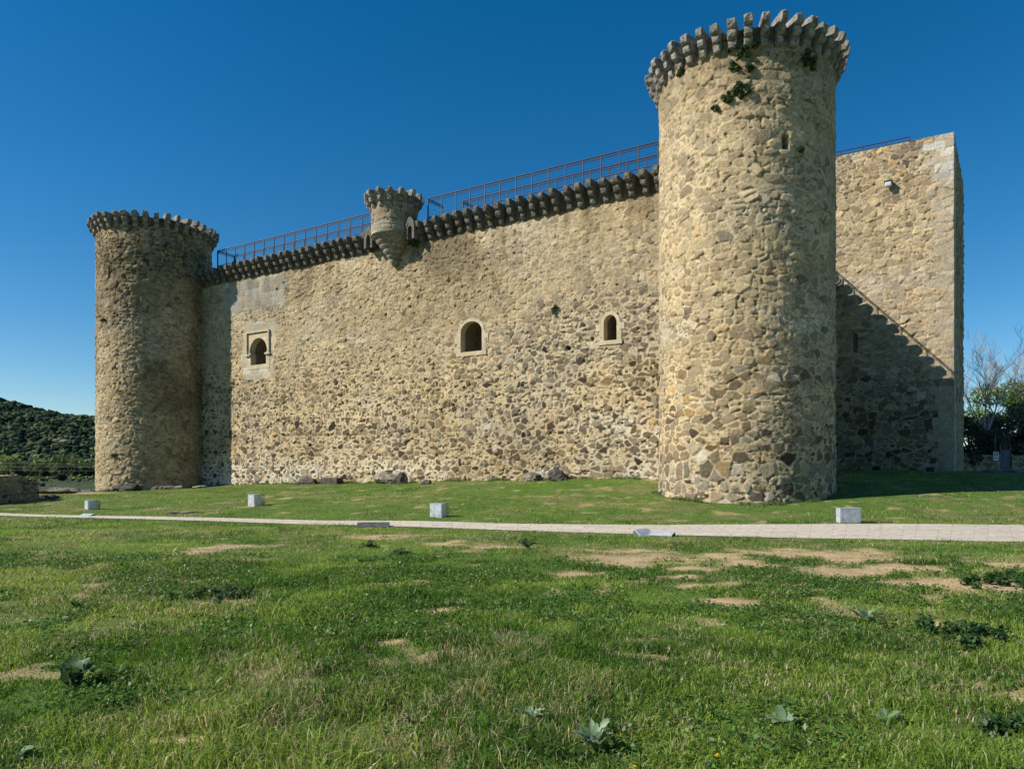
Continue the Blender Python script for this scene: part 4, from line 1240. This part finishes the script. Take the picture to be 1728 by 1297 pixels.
# ------------------------------------------------------------------ plants on the masonry
WP = "plants rooted in the castle stonework"
PG = [(0.05, 0.09, 0.025), (0.07, 0.12, 0.03), (0.03, 0.055, 0.018)]
def wall_plant(p, nrm, spread, n, label, seed, hang=0.6):
    g = random.Random(seed)
    root = empty("wall_plant", p, label, "plant", WP)
    nrm = Vector(nrm).normalized(); side = nrm.cross(Vector((0, 0, 1)))
    cs_, rs_ = [], []
    st = MB()
    for _ in range(max(5, int(22 * spread))):
        c = side * g.gauss(0, spread * 0.45) + Vector((0, 0, g.gauss(0, spread * hang * 0.5))) + nrm * g.uniform(0.02, 0.10)
        cs_.append(tuple(c)); rs_.append(g.uniform(0.05, 0.15) * min(1, 0.55 + spread))
        st.tube([tuple(c - nrm * 0.15), tuple(c)], 0.008, 4)
    V, q_, c_ = leaf_cloud(cs_, rs_, n, 0.052, PG, seed)
    np_mesh("leaves", V, quads=q_, mat=M_LEAF, col=c_, parent=root, smooth=False)
    st.build("stem", M_BARK, root)
def tower_pt(px, py, T=RT):
    dx, dy = ray_circle(px, *T)
    return (T[0] + dx, T[1] + dy, z_at(py, T[1] + dy)), (dx, dy, 0)
for (px, py, sp, n, lab, sd) in [
    (1258, 80, 0.60, 900, "widest green plant tucked under the corbels of the near tower", 1),
    (1150, 122, 0.18, 160, "small plant under the corbels on the sunny side of the near tower", 2),
    (1236, 112, 0.28, 220, "small green tuft just below the widest tower plant", 3),
    (1268, 116, 0.22, 220, "green tuft right of the other tuft below the tower corbels", 4),
    (1250, 150, 0.40, 500, "bushy green plant growing on the tower face under two tufts", 5),
    (1232, 164, 0.30, 260, "low straggling plant left of the bushy one on the tower face", 6),
    (1205, 183, 0.14, 120, "lone tiny tuft lowest on the sunny tower face", 7),
    (1366, 108, 0.45, 420, "dark plant in the shade under the right corbels of the near tower", 8),
    (1349, 254, 0.16, 140, "tuft beside the small hole in the near tower", 9)]:
    p, nr = tower_pt(px, py)
    wall_plant(p, nr, sp, n, lab, sd)
p, nr = tower_pt(192, 768, LT); wall_plant(p, nr, 0.22, 140, "green tuft low on the far round tower", 10)
p, nr = tower_pt(176, 540, LT); wall_plant(p, nr, 0.16, 100, "dark tuft half way up the far round tower", 11)
u, Y_ = plane_at(703, C_WALL); wall_plant(W(u, C_WALL - 0.05, z_at(412, Y_)), (-SA, -CA, 0), 0.35, 300, "green plant in the corner right of the turret base", 12)
u, Y_ = plane_at(938, C_WALL); wall_plant(W(u, C_WALL - 0.02, z_at(522, Y_)), (-SA, -CA, 0), 0.28, 160, "small tuft on the wall between the two pale framed windows", 13)

# ------------------------------------------------------------------ far hill, wood and valley trees
hx = np.linspace(-1100, 260, 150); hy = np.r_[np.linspace(440, 700, 70), np.linspace(715, 1200, 14)]
Xh, Yh = np.meshgrid(hx, hy, indexing='ij')
def hill_z(x, y):
    x0_ = x; x = np.where(y > 655, x * 655 / np.maximum(y, 1), x)
    crest = np.interp(x, [-1100, -700, -560, -470, -449, -410, -366, -330, -260, -160, -60, 260], [110, 92, 78, 64, 57, 47.5, 40.5, 36, 27, 16, 9, 4])
    f = sstep(455, 655, y) ** 0.9
    z = -5 + (crest + 5) * f - 0.02 * np.maximum(y - 660, 0)
    return z + 5.0 * (fbm(x * 0.012, y * 0.012, 91, 4) - 0.5) * f * 1.2
zh = hill_z(Xh.ravel(), Yh.ravel())
hn = fbm(Xh.ravel() * 0.03, Yh.ravel() * 0.03, 95, 5)[:, None]
hc = np.array([0.05, 0.055, 0.03]) * (0.5 + hn) + np.array([0.11, 0.09, 0.06]) * sstep(0.58, 0.7, hn)
M_HILL = mat_attr("hillside", var=0.5, scale=0.6, bump=0)
hill = np_mesh("hill", np.c_[Xh.ravel(), Yh.ravel(), zh], quads=grid_quads(len(hx), len(hy)), mat=M_HILL, col=hc)
tag(hill, kind="structure")
# scrub covering the hill: reads as one mass
g = np.random.default_rng(5)
N = 24000
bx = g.uniform(-640, -130, N); by = 452 + 245 * g.random(N)
bz = hill_z(bx, by)
dens_ = fbm(bx * 0.02, by * 0.02, 97, 4)
kp = (dens_ + 0.35 * g.random(N) > 0.42) & (bx > -640)
bx, by, bz = bx[kp], by[kp], bz[kp]
NM = 9000                      # low scrub on the valley meadow
mx_ = g.uniform(-330, -30, NM); my_ = 120 + 320 * g.random(NM)
kp = (fbm(mx_ * 0.03, my_ * 0.012, 98, 3) + 0.35 * g.random(NM) > 0.60) & (mx_ < -0.5 * my_)
mz_ = terrain(mx_, my_)
n_hill = len(bx)
bx = np.r_[bx, mx_[kp]]; by = np.r_[by, my_[kp]]; bz = np.r_[bz, mz_[kp]]
bm = bmesh.new(); bmesh.ops.create_icosphere(bm, subdivisions=2, radius=1.0)
iv_ = np.array([v.co[:] for v in bm.verts]); it_ = np.array([[v.index for v in f.verts] for f in bm.faces]); bm.free()
nb = len(bx); sc_ = 0.6 + 2.9 * g.random(nb) ** 2.6
sc_[n_hill:] *= 0.08 + 0.30 * g.random(nb - n_hill) ** 2
sh = 1 + 0.7 * (g.random((nb, len(iv_))) - 0.5)
Vb = iv_[None] * sh[..., None] * sc_[:, None, None] * np.array([1.05, 1.05, 0.85]) + np.stack([bx, by, bz + sc_ * 0.5], -1)[:, None, :]
fb = (it_[None] + (np.arange(nb) * len(iv_))[:, None, None]).reshape(-1, 3)
cb = np.array([(0.024, 0.040, 0.026), (0.034, 0.052, 0.032), (0.060, 0.075, 0.045), (0.080, 0.105, 0.045)])[np.minimum(g.integers(0, 5, nb), 3) - (g.random(nb) > 0.45) * 0]
lowg = (by < 520)[:, None]
cb = np.where(lowg & (g.random(nb) > 0.5)[:, None], np.array([0.13, 0.165, 0.05]), cb) * (0.7 + 0.6 * g.random(nb))[:, None]
cbv = np.repeat(cb, len(iv_), axis=0)
M_SCRUB = mat_attr("scrub_foliage", rough=1.0, var=0.5, scale=1.2, bump=0.0, spec=0.0)
scrub = np_mesh("hillside_scrub", Vb.reshape(-1, 3), tris=fb, mat=M_SCRUB, col=cbv, smooth=False)
tag(scrub, kind="stuff")
# light green trees standing in the valley before the hill
LG = [(0.10, 0.14, 0.035), (0.13, 0.17, 0.05), (0.08, 0.11, 0.03)]
MG = [(0.05, 0.07, 0.025), (0.065, 0.085, 0.03)]
vt = [(14, 445, 11, 13, LG, "pale rounded willow at the far left below the hill"), (52, 450, 9, 14, LG, "pale low tree right of the willow below the hill"), (95, 455, 12, 16, LG, "broad yellow green tree in the middle of the valley row"),
      (128, 448, 10, 13, LG, "yellow green tree nearest the far tower in the valley row"), (72, 430, 6, 9, MG, "dark bush before the broad yellow green tree"), (108, 425, 6.5, 8, DARKG, "dark round bush standing in the meadow edge"),
      (124, 420, 6, 8, DARKG, "dark bush right of the round meadow bush"), (30, 425, 5, 9, MG, "low dark bush over the ruined wall"), (150, 440, 8, 10, MG, "mid green tree half hidden by the far tower"), (140, 428, 5.5, 8, LG, "small pale bush at the right end of the meadow edge"),
      (104, 300, 3.0, 4.0, DARKG, "lone dark shrub in the middle of the meadow"), (-40, 445, 11, 14, LG, "pale tree outside the left edge below the hill"), (205, 450, 10, 13, LG, "pale tree behind the far tower")]
for i, (px, Yv, h, wd, cols, lab) in enumerate(vt):
    x = pxg(px, Yv)
    leafy_tree(x, Yv, h, wd, 300 + i, lab, cols, 0.45, 1500, "trees and bushes in the valley below the hill", "valley_tree", "tree", 0.0)
# rock faces on the hill
for i, (px, py) in enumerate([(95, 735), (110, 748), (88, 722)]):
    Yr_ = 560
    o = rock("hill_rock", pxg(px, Yr_), Yr_, 7, 3, 2.2, M_ROCK, ["grey rock ledge half way down the hill", "lowest grey rock ledge on the hill", "topmost grey rock ledge on the hill"][i], "rock", "rock ledges on the hill", 60 + i)
    o.location.z = float(hill_z(np.array([o.location.x]), np.array([Yr_ * 1.0]))[0]) + 0.8

# power line across the valley
M_POLE = mat_noise("pole_wood", (0.09, 0.07, 0.05), (0.16, 0.13, 0.1), bump=0.2)
M_CABLE = mat_noise("aluminium_cable", (0.42, 0.43, 0.44), (0.5, 0.5, 0.5), rough=0.4, bump=0, metal=0.5)
YP = 150
poles = [(-122.0, YP), (-58.0, YP + 6)]
for i, (x, y) in enumerate(poles):
    z = gz(x, y)
    r = empty("utility_pole", (x, y, z), ["wooden utility pole left of the meadow", "wooden utility pole behind the far tower"][i], "utility pole", "utility poles in the valley")
    mb = MB(); mb.tube([(0, 0, -0.3), (0, 0, 7.0)], [0.16, 0.11], 8); mb.build("mast", M_POLE, r)
    mb = MB(); mb.box(-0.06, 0.06, -0.9, 0.9, 6.2, 6.32); mb.build("crossarm", M_POLE, r)
for k, (dy, hz_) in enumerate([(-0.8, 6.4), (0.0, 7.05), (0.8, 5.6)]):
    mb = MB()
    a = Vector((poles[0][0], poles[0][1] + dy, gz(*poles[0]) + hz_)); b = Vector((poles[1][0], poles[1][1] + dy, gz(*poles[1]) + hz_))
    pts = []
    for i in range(25):
        f = i / 24; p = a.lerp(b, f); p.z -= 1.1 * 4 * f * (1 - f) * 0.6; pts.append(p)
    mb.tube(pts, 0.011, 4)
    o = mb.build("power_cable", M_CABLE)
    tag(o, ["middle of the three pale power cables crossing before the hill", "topmost pale power cable crossing before the hill", "lowest pale power cable crossing before the hill"][k], "cable", "power cables across the valley")

# ------------------------------------------------------------------ grass: one mass nobody could count
def blades(n, y0, y1, hmin, hmax, wid, seed, rmax=0.95, five=True, margin=1.5):
    g = np.random.default_rng(seed)
    # uniform over the ground inside a fan in front of the camera
    Yv = np.sqrt(g.random(n) * (y1 ** 2 - y0 ** 2) + y0 ** 2)
    Xv = (g.random(n) * 2 - 1) * (rmax * Yv + margin)
    d = dirt(Xv, Yv); dr = dryness(Xv, Yv)
    cl = fbm(Xv * 2.2, Yv * 2.2, 201, 3)            # clumping
    uW, cW = uc(Xv, Yv)
    inside = (cW > C_WALL - 0.03) & (uW < U_SIDE) | (np.hypot(Xv - RT[0], Yv - RT[1]) < RT[2] + 0.02) | (np.hypot(Xv - LT[0], Yv - LT[1]) < LT[2] + 0.02) | ((cW > C_KEEP) & (uW < KU1))
    on_path = path_mask(Xv, Yv) > 0.02 + 0.42 * (fbm(Xv * 2.2, Yv * 2.2, 8, 3) - 0.42)
    keep = (g.random(n) > d * 0.90) & ~inside & ~on_path & (g.random(n) < 0.45 + 1.1 * cl)
    Xv, Yv, d, dr, cl = Xv[keep], Yv[keep], d[keep], dr[keep], cl[keep]
    n = len(Xv)
    big = fbm(Xv * 0.6, Yv * 0.6, 205, 3)
    H = (hmin + (hmax - hmin) * g.random(n) ** 1.6) * (0.25 + 1.5 * cl) * (1 - 0.6 * d) * (0.4 + 1.2 * big)
    Wd = wid * (0.6 + 0.8 * g.random(n)) * np.where(g.random(n) < 0.06, 2.2, 1.0)
    Z = terrain(Xv, Yv)
    az = g.random(n) * 2 * PI
    lean = 0.25 + 1.1 * g.random(n)
    la = g.random(n) * 2 * PI
    tx, ty = np.cos(az), np.sin(az)
    lx, ly = np.cos(la) * lean, np.sin(la) * lean
    base = np.stack([Xv, Yv, Z - 0.01], -1)
    side = np.stack([tx * Wd / 2, ty * Wd / 2, 0 * tx], -1)
    mid = base + np.stack([lx * H * 0.28, ly * H * 0.28, H * 0.62], -1)
    tip = base + np.stack([lx * H * 0.85, ly * H * 0.85, H * (0.95 - 0.22 * lean)], -1)
    gdark = np.array([0.028, 0.074, 0.009]); gmid = np.array([0.135, 0.265, 0.028]); gyel = np.array([0.26, 0.365, 0.055]); straw = np.array([0.52, 0.44, 0.24])
    r = g.random(n)[:, None]
    tone = fbm(Xv * 0.9, Yv * 0.9, 208, 4)[:, None]
    r2_ = np.clip(r + 0.9 * (fbm(Xv * 5, Yv * 5, 209, 2)[:, None] - 0.5), 0, 1); c = gdark * (1 - r2_) + gmid * r2_
    k = sstep(0.40, 0.66, tone + 0.25 * (g.random(n)[:, None] - 0.5)); c = c * (1 - k) + gyel * (0.75 + 0.4 * r) * k
    pdry = 0.03 + 0.36 * dr + 0.25 * d
    k = (g.random(n) < pdry)[:, None]; c = np.where(k, straw * (0.55 + 0.7 * r), c)
    if five:
        V = np.stack([base - side, base + side, mid + side * 0.8, mid - side * 0.8, tip], 1).reshape(-1, 3)
        i = np.arange(n)[:, None] * 5
        q_ = i + np.array([[0, 1, 2, 3]]); t_ = i + np.array([[3, 2, 4]])
        return V, q_, t_, np.repeat(c, 5, axis=0)
    V = np.stack([base - side, base + side, tip], 1).reshape(-1, 3)
    i = np.arange(n)[:, None] * 3
    return V, np.zeros((0, 4), int), i + np.array([[0, 1, 2]]), np.repeat(c, 3, axis=0)
parts = [blades(320000, 2.9, 7.0, 0.025, 0.125, 0.0070, 1), blades(270000, 7.0, 12.5, 0.03, 0.10, 0.009, 2), blades(230000, 12.5, 21.0, 0.03, 0.10, 0.014, 3, five=False),
         blades(330000, 20.0, 48.0, 0.03, 0.09, 0.02, 4, five=False, rmax=0.85)]
def foot_blades(n, seed):
    g = np.random.default_rng(seed)
    k = g.random(n) < 0.6
    uu = g.uniform(-42, -9.5, n); cc_ = C_WALL - 0.03 - 0.22 * g.random(n) ** 2
    wx_, wy_ = CA * uu + SA * cc_, -SA * uu + CA * cc_
    T = np.where(g.random(n)[:, None] < 0.65, np.array(RT)[None], np.array(LT)[None])
    fa = np.arctan2(-T[:, 1], -T[:, 0]) + g.uniform(-1.7, 1.7, n); fr_ = T[:, 2] + 0.08 + 0.25 * g.random(n) ** 2
    Xv = np.where(k, wx_, T[:, 0] + np.cos(fa) * fr_); Yv = np.where(k, wy_, T[:, 1] + np.sin(fa) * fr_)
    cl = fbm(Xv * 1.6, Yv * 1.6, 231, 3); kp = cl + 0.15 * g.random(n) > 0.52
    Xv, Yv, cl = Xv[kp], Yv[kp], cl[kp]; n = len(Xv)
    H = (0.08 + 0.22 * g.random(n) ** 2) * (0.4 + 1.6 * (cl - 0.4)); a = g.random(n) * 2 * PI; l = 0.6 * g.random(n)
    b0 = np.stack([Xv, Yv, terrain(Xv, Yv) - 0.02], -1); sd = np.stack([np.cos(a), np.sin(a), 0 * a], -1) * 0.014
    tip = b0 + np.stack([np.cos(a * 3) * l * H, np.sin(a * 3) * l * H, H], -1)
    V = np.stack([b0 - sd, b0 + sd, tip], 1).reshape(-1, 3)
    c = np.array([0.07, 0.15, 0.022]) * (0.5 + 1.1 * g.random(n))[:, None]
    c = np.where((g.random(n) < 0.15)[:, None], np.array([0.36, 0.30, 0.16]), c)
    return V, np.zeros((0, 4), int), np.arange(n)[:, None] * 3 + np.array([[0, 1, 2]]), np.repeat(c, 3, axis=0)
parts.append(foot_blades(16000, 9))
Vs, Qs, Ts, Cs = [], [], [], []
b = 0
for (V, q_, t_, c_) in parts:
    Vs.append(V); Qs.append(q_ + b); Ts.append(t_ + b); Cs.append(c_); b += len(V)
gr = np_mesh("grass", np.vstack(Vs), quads=np.vstack(Qs), tris=np.vstack(Ts), mat=M_GRASS, col=np.vstack(Cs), smooth=False)
tag(gr, kind="stuff")

# small round-leaved weeds among the grass: uncountable
def weeds(n, seed):
    g = np.random.default_rng(seed)
    Yv = np.sqrt(g.random(n) * (13 ** 2 - 2.9 ** 2) + 2.9 ** 2); Xv = (g.random(n) * 2 - 1) * (0.8 * Yv + 1)
    k = fbm(Xv * 1.1, Yv * 1.1, 301, 4)
    keep = (k > 0.53) & (dirt(Xv, Yv) < 0.4); Xv, Yv = Xv[keep], Yv[keep]
    n = len(Xv)
    p = np.stack([Xv, Yv, terrain(Xv, Yv) + 0.015 + 0.055 * g.random(n)], -1)
    nrm = np.stack([0.7 * g.normal(size=n), 0.7 * g.normal(size=n), np.ones(n)], -1); nrm /= np.linalg.norm(nrm, axis=1)[:, None]
    t = np.cross(nrm, g.normal(size=(n, 3))); t /= np.linalg.norm(t, axis=1)[:, None]; bb = np.cross(nrm, t)
    s = (0.006 + 0.020 * g.random(n) ** 2)[:, None]
    V = np.stack([p - t * s, p + bb * s * 0.7, p + t * s, p - bb * s * 0.7], 1).reshape(-1, 3)
    c = np.array([0.07, 0.15, 0.024]) * (0.6 + 0.9 * g.random(n))[:, None]
    return V, np.arange(n * 4).reshape(-1, 4), np.repeat(c, 4, axis=0)
V, q_, c_ = weeds(260000, 5)
o = np_mesh("small_weeds", V, quads=q_, mat=M_GRASS, col=c_, smooth=False)
tag(o, kind="stuff")

# loose pebbles and clods on the bare earth
g = np.random.default_rng(17)
n = 60000
py_ = np.sqrt(g.random(n) * (22 ** 2 - 3 ** 2) + 9); px_ = (g.random(n) * 2 - 1) * (0.85 * py_ + 1)
kp = (dirt(px_, py_) > 0.35) & (path_mask(px_, py_) < -0.1)
px_, py_ = px_[kp][:9000], py_[kp][:9000]
pr = 0.005 + 0.016 * g.random(len(px_)) ** 3
ico = np.array([(0, 0, 1), (0.9, 0, 0.1), (0.2, 0.85, 0), (-0.8, 0.4, 0.05), (-0.6, -0.7, 0), (0.5, -0.8, 0.1)])
it2 = np.array([(0, 1, 2), (0, 2, 3), (0, 3, 4), (0, 4, 5), (0, 5, 1)])
Vp = ico[None] * (1 + 0.5 * (g.random((len(px_), 6, 3)) - 0.5)) * pr[:, None, None] + np.stack([px_, py_, terrain(px_, py_) - 0.002], -1)[:, None, :]
Tp = (it2[None] + (np.arange(len(px_)) * 6)[:, None, None]).reshape(-1, 3)
Cp = np.repeat(np.array([0.33, 0.255, 0.16]) * (0.5 + 0.9 * g.random(len(px_)))[:, None], 6, axis=0)
o = np_mesh("gravel", Vp.reshape(-1, 3), tris=Tp, mat=M_GROUND, col=Cp, smooth=False)
tag(o, kind="stuff")

# ------------------------------------------------------------------ single plants
def rosette(name, x, y, n, l, w, elev, cols, label, cat, group, seed, curl=0.5, fold=0.25, wavy=0.0):
    g = random.Random(seed)
    z = gz(x, y)
    V, Q, C = [], [], []
    for k in range(n):
        a = 2 * PI * k / n * 2.4 + g.uniform(-0.3, 0.3)
        ll_ = l * g.uniform(0.65, 1.1); ww = w * g.uniform(0.8, 1.2); el = elev + g.uniform(-0.35, 0.3)
        d = Vector((math.cos(a), math.sin(a), 0)); sd = Vector((-d.y, d.x, 0))
        p = Vector((0, 0, 0.005)); base_i = len(V)
        ns = 7
        c = np.array(cols[g.randrange(len(cols))]) * g.uniform(0.8, 1.15)
        for s in range(ns + 1):
            f = s / ns
            e = el - curl * f * f * 1.6
            if s: p = p + (d * math.cos(e) + Vector((0, 0, 1)) * math.sin(e)) * (ll_ / ns)
            hw = ww * (0.18 + 1.0 * math.sin(PI * min(1, f * 0.93 + 0.05)) ** 0.8) * (0.5 if f < 1 else 0.02) * (1 - 0.1 * f)
            up = (Vector((0, 0, 1)) * math.cos(e) - d * math.sin(e))
            wv = wavy * g.uniform(-1, 1) * hw
            V += [tuple(p - sd * hw + up * (hw * fold + wv)), tuple(p), tuple(p + sd * hw + up * (hw * fold - wv))]
            C += [c, c * 1.12, c]
            if s:
                b0 = base_i + 3 * (s - 1)
                Q += [(b0, b0 + 1, b0 + 4, b0 + 3), (b0 + 1, b0 + 2, b0 + 5, b0 + 4)]
    o = np_mesh(name, np.array(V), quads=np.array(Q), mat=M_LEAF, col=np.array(C))
    o.location = (x, y, z)
    return tag(o, label, cat, group)
MUL = [(0.23, 0.31, 0.18), (0.29, 0.36, 0.23), (0.15, 0.23, 0.11)]
DK = [(0.045, 0.085, 0.025), (0.055, 0.10, 0.03)]
GM = "pale mullein rosettes in the grass"
def at(px, py): return gp(px, py)
for i, (px, py, n, l, w, el, lab) in enumerate([
    (1005, 1268, 22, 0.19, 0.040, 1.15, "largest pale felted mullein plant at the bottom middle"),
    (897, 1222, 8, 0.14, 0.04, 0.8, "small pale mullein left of the largest one"),
    (1320, 1220, 8, 0.15, 0.055, 0.7, "mid green mullein with broad leaves left of the upright pale one"),
    (1497, 1222, 6, 0.15, 0.045, 0.9, "upright pale mullein with three leaves near the lower right"),
    (1460, 1047, 10, 0.24, 0.055, 0.8, "pale silvery mullein beside bare earth at mid right"),
    (22, 1290, 7, 0.16, 0.08, 0.8, "pale plant cut by the bottom left corner"),
    (890, 922, 9, 0.30, 0.10, 0.9, "dark tufted plant near the path below the middle light box"),
    (622, 924, 9, 0.28, 0.12, 0.5, "grey green spreading plant left of its twin near the path"),
    (672, 934, 9, 0.28, 0.12, 0.55, "grey green spreading plant right of its twin near the path"),
    (610, 950, 7, 0.22, 0.10, 0.4, "flat grey green plant in front of the spreading pair")]):
    x, y = at(px, py)
    rosette("mullein_plant", x, y, n, l, w, el, MUL if i < 6 else DK + [(0.10, 0.13, 0.085)], lab, "plant", GM if i < 6 else "green rosettes near the path", 400 + i, curl=0.5, wavy=0.25)
x, y = at(122, 1160)
rosette("broad_leaf_plant", x, y, 9, 0.24, 0.13, 1.15, [(0.06, 0.115, 0.04), (0.08, 0.14, 0.055)], "large broad leaved green plant standing in the lower left grass", "plant", None, 430, curl=0.2, wavy=0.15)
x, y = at(130, 1028)
rosette("broad_leaf_plant", x, y, 8, 0.18, 0.06, 0.9, DK, "narrow leaved dark plant behind the large broad leaved one", "plant", None, 431, curl=0.5)
# leafy dark clump at right
def clump(px, py, rx, ry, h, n, cols, size, label, seed):
    x, y = at(px, py); g = np.random.default_rng(seed)
    cs_ = np.stack([g.normal(0, rx * 0.45, 26), g.normal(0, ry * 0.45, 26), g.uniform(0.02, h, 26)], -1)
    V, q_, c_ = leaf_cloud(cs_, g.uniform(0.04, 0.09, 26), n, size, cols, seed, aspect=0.6, up=1.0)
    V[:, 2] = np.maximum(V[:, 2], 0.0)
    o = np_mesh("leafy_weed", V, quads=q_, mat=M_LEAF, col=c_, smooth=False)
    o.location = (x, y, gz(x, y)); tag(o, label, "plant", "dark leafy weeds in the grass")
clump(1650, 1088, 0.42, 0.28, 0.12, 2600, [(0.035, 0.08, 0.022), (0.05, 0.105, 0.03)], 0.022, "big dark leafy weed spreading at the right edge", 440)
clump(1700, 1240, 0.20, 0.12, 0.06, 800, [(0.04, 0.085, 0.022)], 0.02, "small dark leafy weed at the lower right edge", 441)
clump(1690, 985, 0.7, 0.5, 0.08, 1500, [(0.04, 0.085, 0.022)], 0.03, "flat leafy weed on the bare earth at the right", 442)
clump(360, 1008, 0.5, 0.4, 0.07, 1200, DK, 0.022, "dark leafy patch in the left grass", 443)
# long grass tufts
def tuft(px, py, n, h, spread, cols, label, seed, lean=(0, 0)):
    x, y = at(px, py); g = random.Random(seed)
    V, Q, C = [], [], []
    for k in range(n):
        a = g.uniform(0, 2 * PI); le = abs(g.gauss(0, spread)); hh = h * g.uniform(0.5, 1.05)
        d = Vector((math.cos(a) * le + lean[0], math.sin(a) * le + lean[1], 0)); sd = Vector((-math.sin(a + 1), math.cos(a + 1), 0)) * 0.0032
        p0 = Vector((g.gauss(0, 0.03), g.gauss(0, 0.03), 0)); bi = len(V); c = np.array(cols[g.randrange(len(cols))]) * g.uniform(0.7, 1.2)
        for s in range(5):
            f = s / 4; p = p0 + d * (hh * f * f) + Vector((0, 0, hh * (f - 0.25 * f * f * min(1.5, d.length)))); w_ = sd * (1 - 0.9 * f)
            V += [tuple(p - w_), tuple(p + w_)]; C += [c, c]
            if s: b0 = bi + 2 * (s - 1); Q.append((b0, b0 + 1, b0 + 3, b0 + 2))
    o = np_mesh("grass_tuft", np.array(V), quads=np.array(Q), mat=M_GRASS, col=np.array(C), smooth=False)
    o.location = (x, y, gz(x, y)); tag(o, label, "grass tuft", "long grass tufts in the foreground")
TG = [(0.06, 0.12, 0.025), (0.09, 0.15, 0.04)]; TS = [(0.38, 0.33, 0.20), (0.30, 0.27, 0.15)]
tuft(1030, 1235, 46, 0.20, 0.55, TG, "long green grass tuft by the largest mullein", 450, (-0.25, 0))
tuft(1335, 1262, 60, 0.16, 0.9, TG, "wide spreading green tuft at the lower right", 451)
tuft(430, 1170, 16, 0.22, 0.4, TS, "dry straw stalks rising in the lower left middle", 452, (0.3, 0))
tuft(520, 1100, 22, 0.16, 0.5, TG, "thin green tuft left of the dry stalks top", 453)
tuft(1570, 1280, 26, 0.13, 0.9, TG, "green tuft near the bottom right corner", 454)
tuft(12, 1230, 30, 0.22, 0.4, TG, "tall green tuft at the left bottom edge", 455)
tuft(160, 1085, 12, 0.26, 0.45, TS, "few dry stalks near the broad leaved plant", 456, (0.4, 0))
# dandelions
M_YEL = mat_noise("dandelion_yellow", (0.75, 0.50, 0.01), (0.85, 0.60, 0.02), scale=80, bump=0)
M_STEM = mat_noise("flower_stem", (0.07, 0.12, 0.03), (0.1, 0.16, 0.04), bump=0)
M_PUR = mat_noise("purple_petals", (0.10, 0.03, 0.22), (0.16, 0.05, 0.30), scale=80, bump=0)
def flower(px, py, h, r_, mat, label, group, seed, name):
    x, y = at(px, py); g = random.Random(seed)
    y += 0.0
    r = empty(name, (x, y, gz(x, y)), label, "flower", group)
    mb = MB(); mb.tube([(0, 0, 0), (0.01, 0, h * 0.6), (0.005, -0.01, h)], 0.0025, 5); mb.build("stem", M_STEM, r)
    mb = MB()
    for ring, (rr_, zz_) in enumerate([(r_, 0.004), (r_ * 0.72, 0.008), (r_ * 0.4, 0.011)]):
        npet = 14
        for k in range(npet):
            a = 2 * PI * (k + 0.5 * ring) / npet
            d = Vector((math.cos(a), math.sin(a), 0)); s_ = Vector((-d.y, d.x, 0))
            w_ = r_ * 0.16
            c0 = Vector((0.005, -0.01, h))
            mb.add([c0 - s_ * w_ * 0.4, c0 + s_ * w_ * 0.4, c0 + d * rr_ + s_ * w_ + Vector((0, 0, zz_)), c0 + d * rr_ - s_ * w_ + Vector((0, 0, zz_))], [(0, 1, 2, 3)])
    mb.build("head", mat, r)
GD = "yellow dandelions in the grass"
flower(1068, 1310, 0.05, 0.017, M_YEL, "yellow dandelion at the bottom edge below the largest mullein", GD, 1, "dandelion")
flower(1208, 1290, 0.06, 0.015, M_YEL, "yellow dandelion between the largest mullein and the wide tuft", GD, 2, "dandelion")
flower(1425, 1312, 0.05, 0.017, M_YEL, "yellow dandelion at the bottom edge under the wide tuft", GD, 3, "dandelion")
flower(1130, 925, 0.10, 0.05, M_YEL, "yellow flower by the grey lids on the path edge", GD, 4, "dandelion")
flower(978, 1198, 0.05, 0.012, M_YEL, "tiny yellow dandelion left above the largest mullein", GD, 5, "dandelion")
GP = "purple flowers in the left grass"
for i, (px, py, hh, lab) in enumerate([(233, 1080, 0.14, "tallest purple flower in the left grass"), (245, 1082, 0.11, "purple flower right of the tallest one"), (236, 1090, 0.07, "purple flower low below the tallest one"), (228, 1092, 0.06, "lowest purple flower left of the others")]):
    flower(px, py, hh, 0.011, M_PUR, lab, GP, 20 + i, "purple_flower")
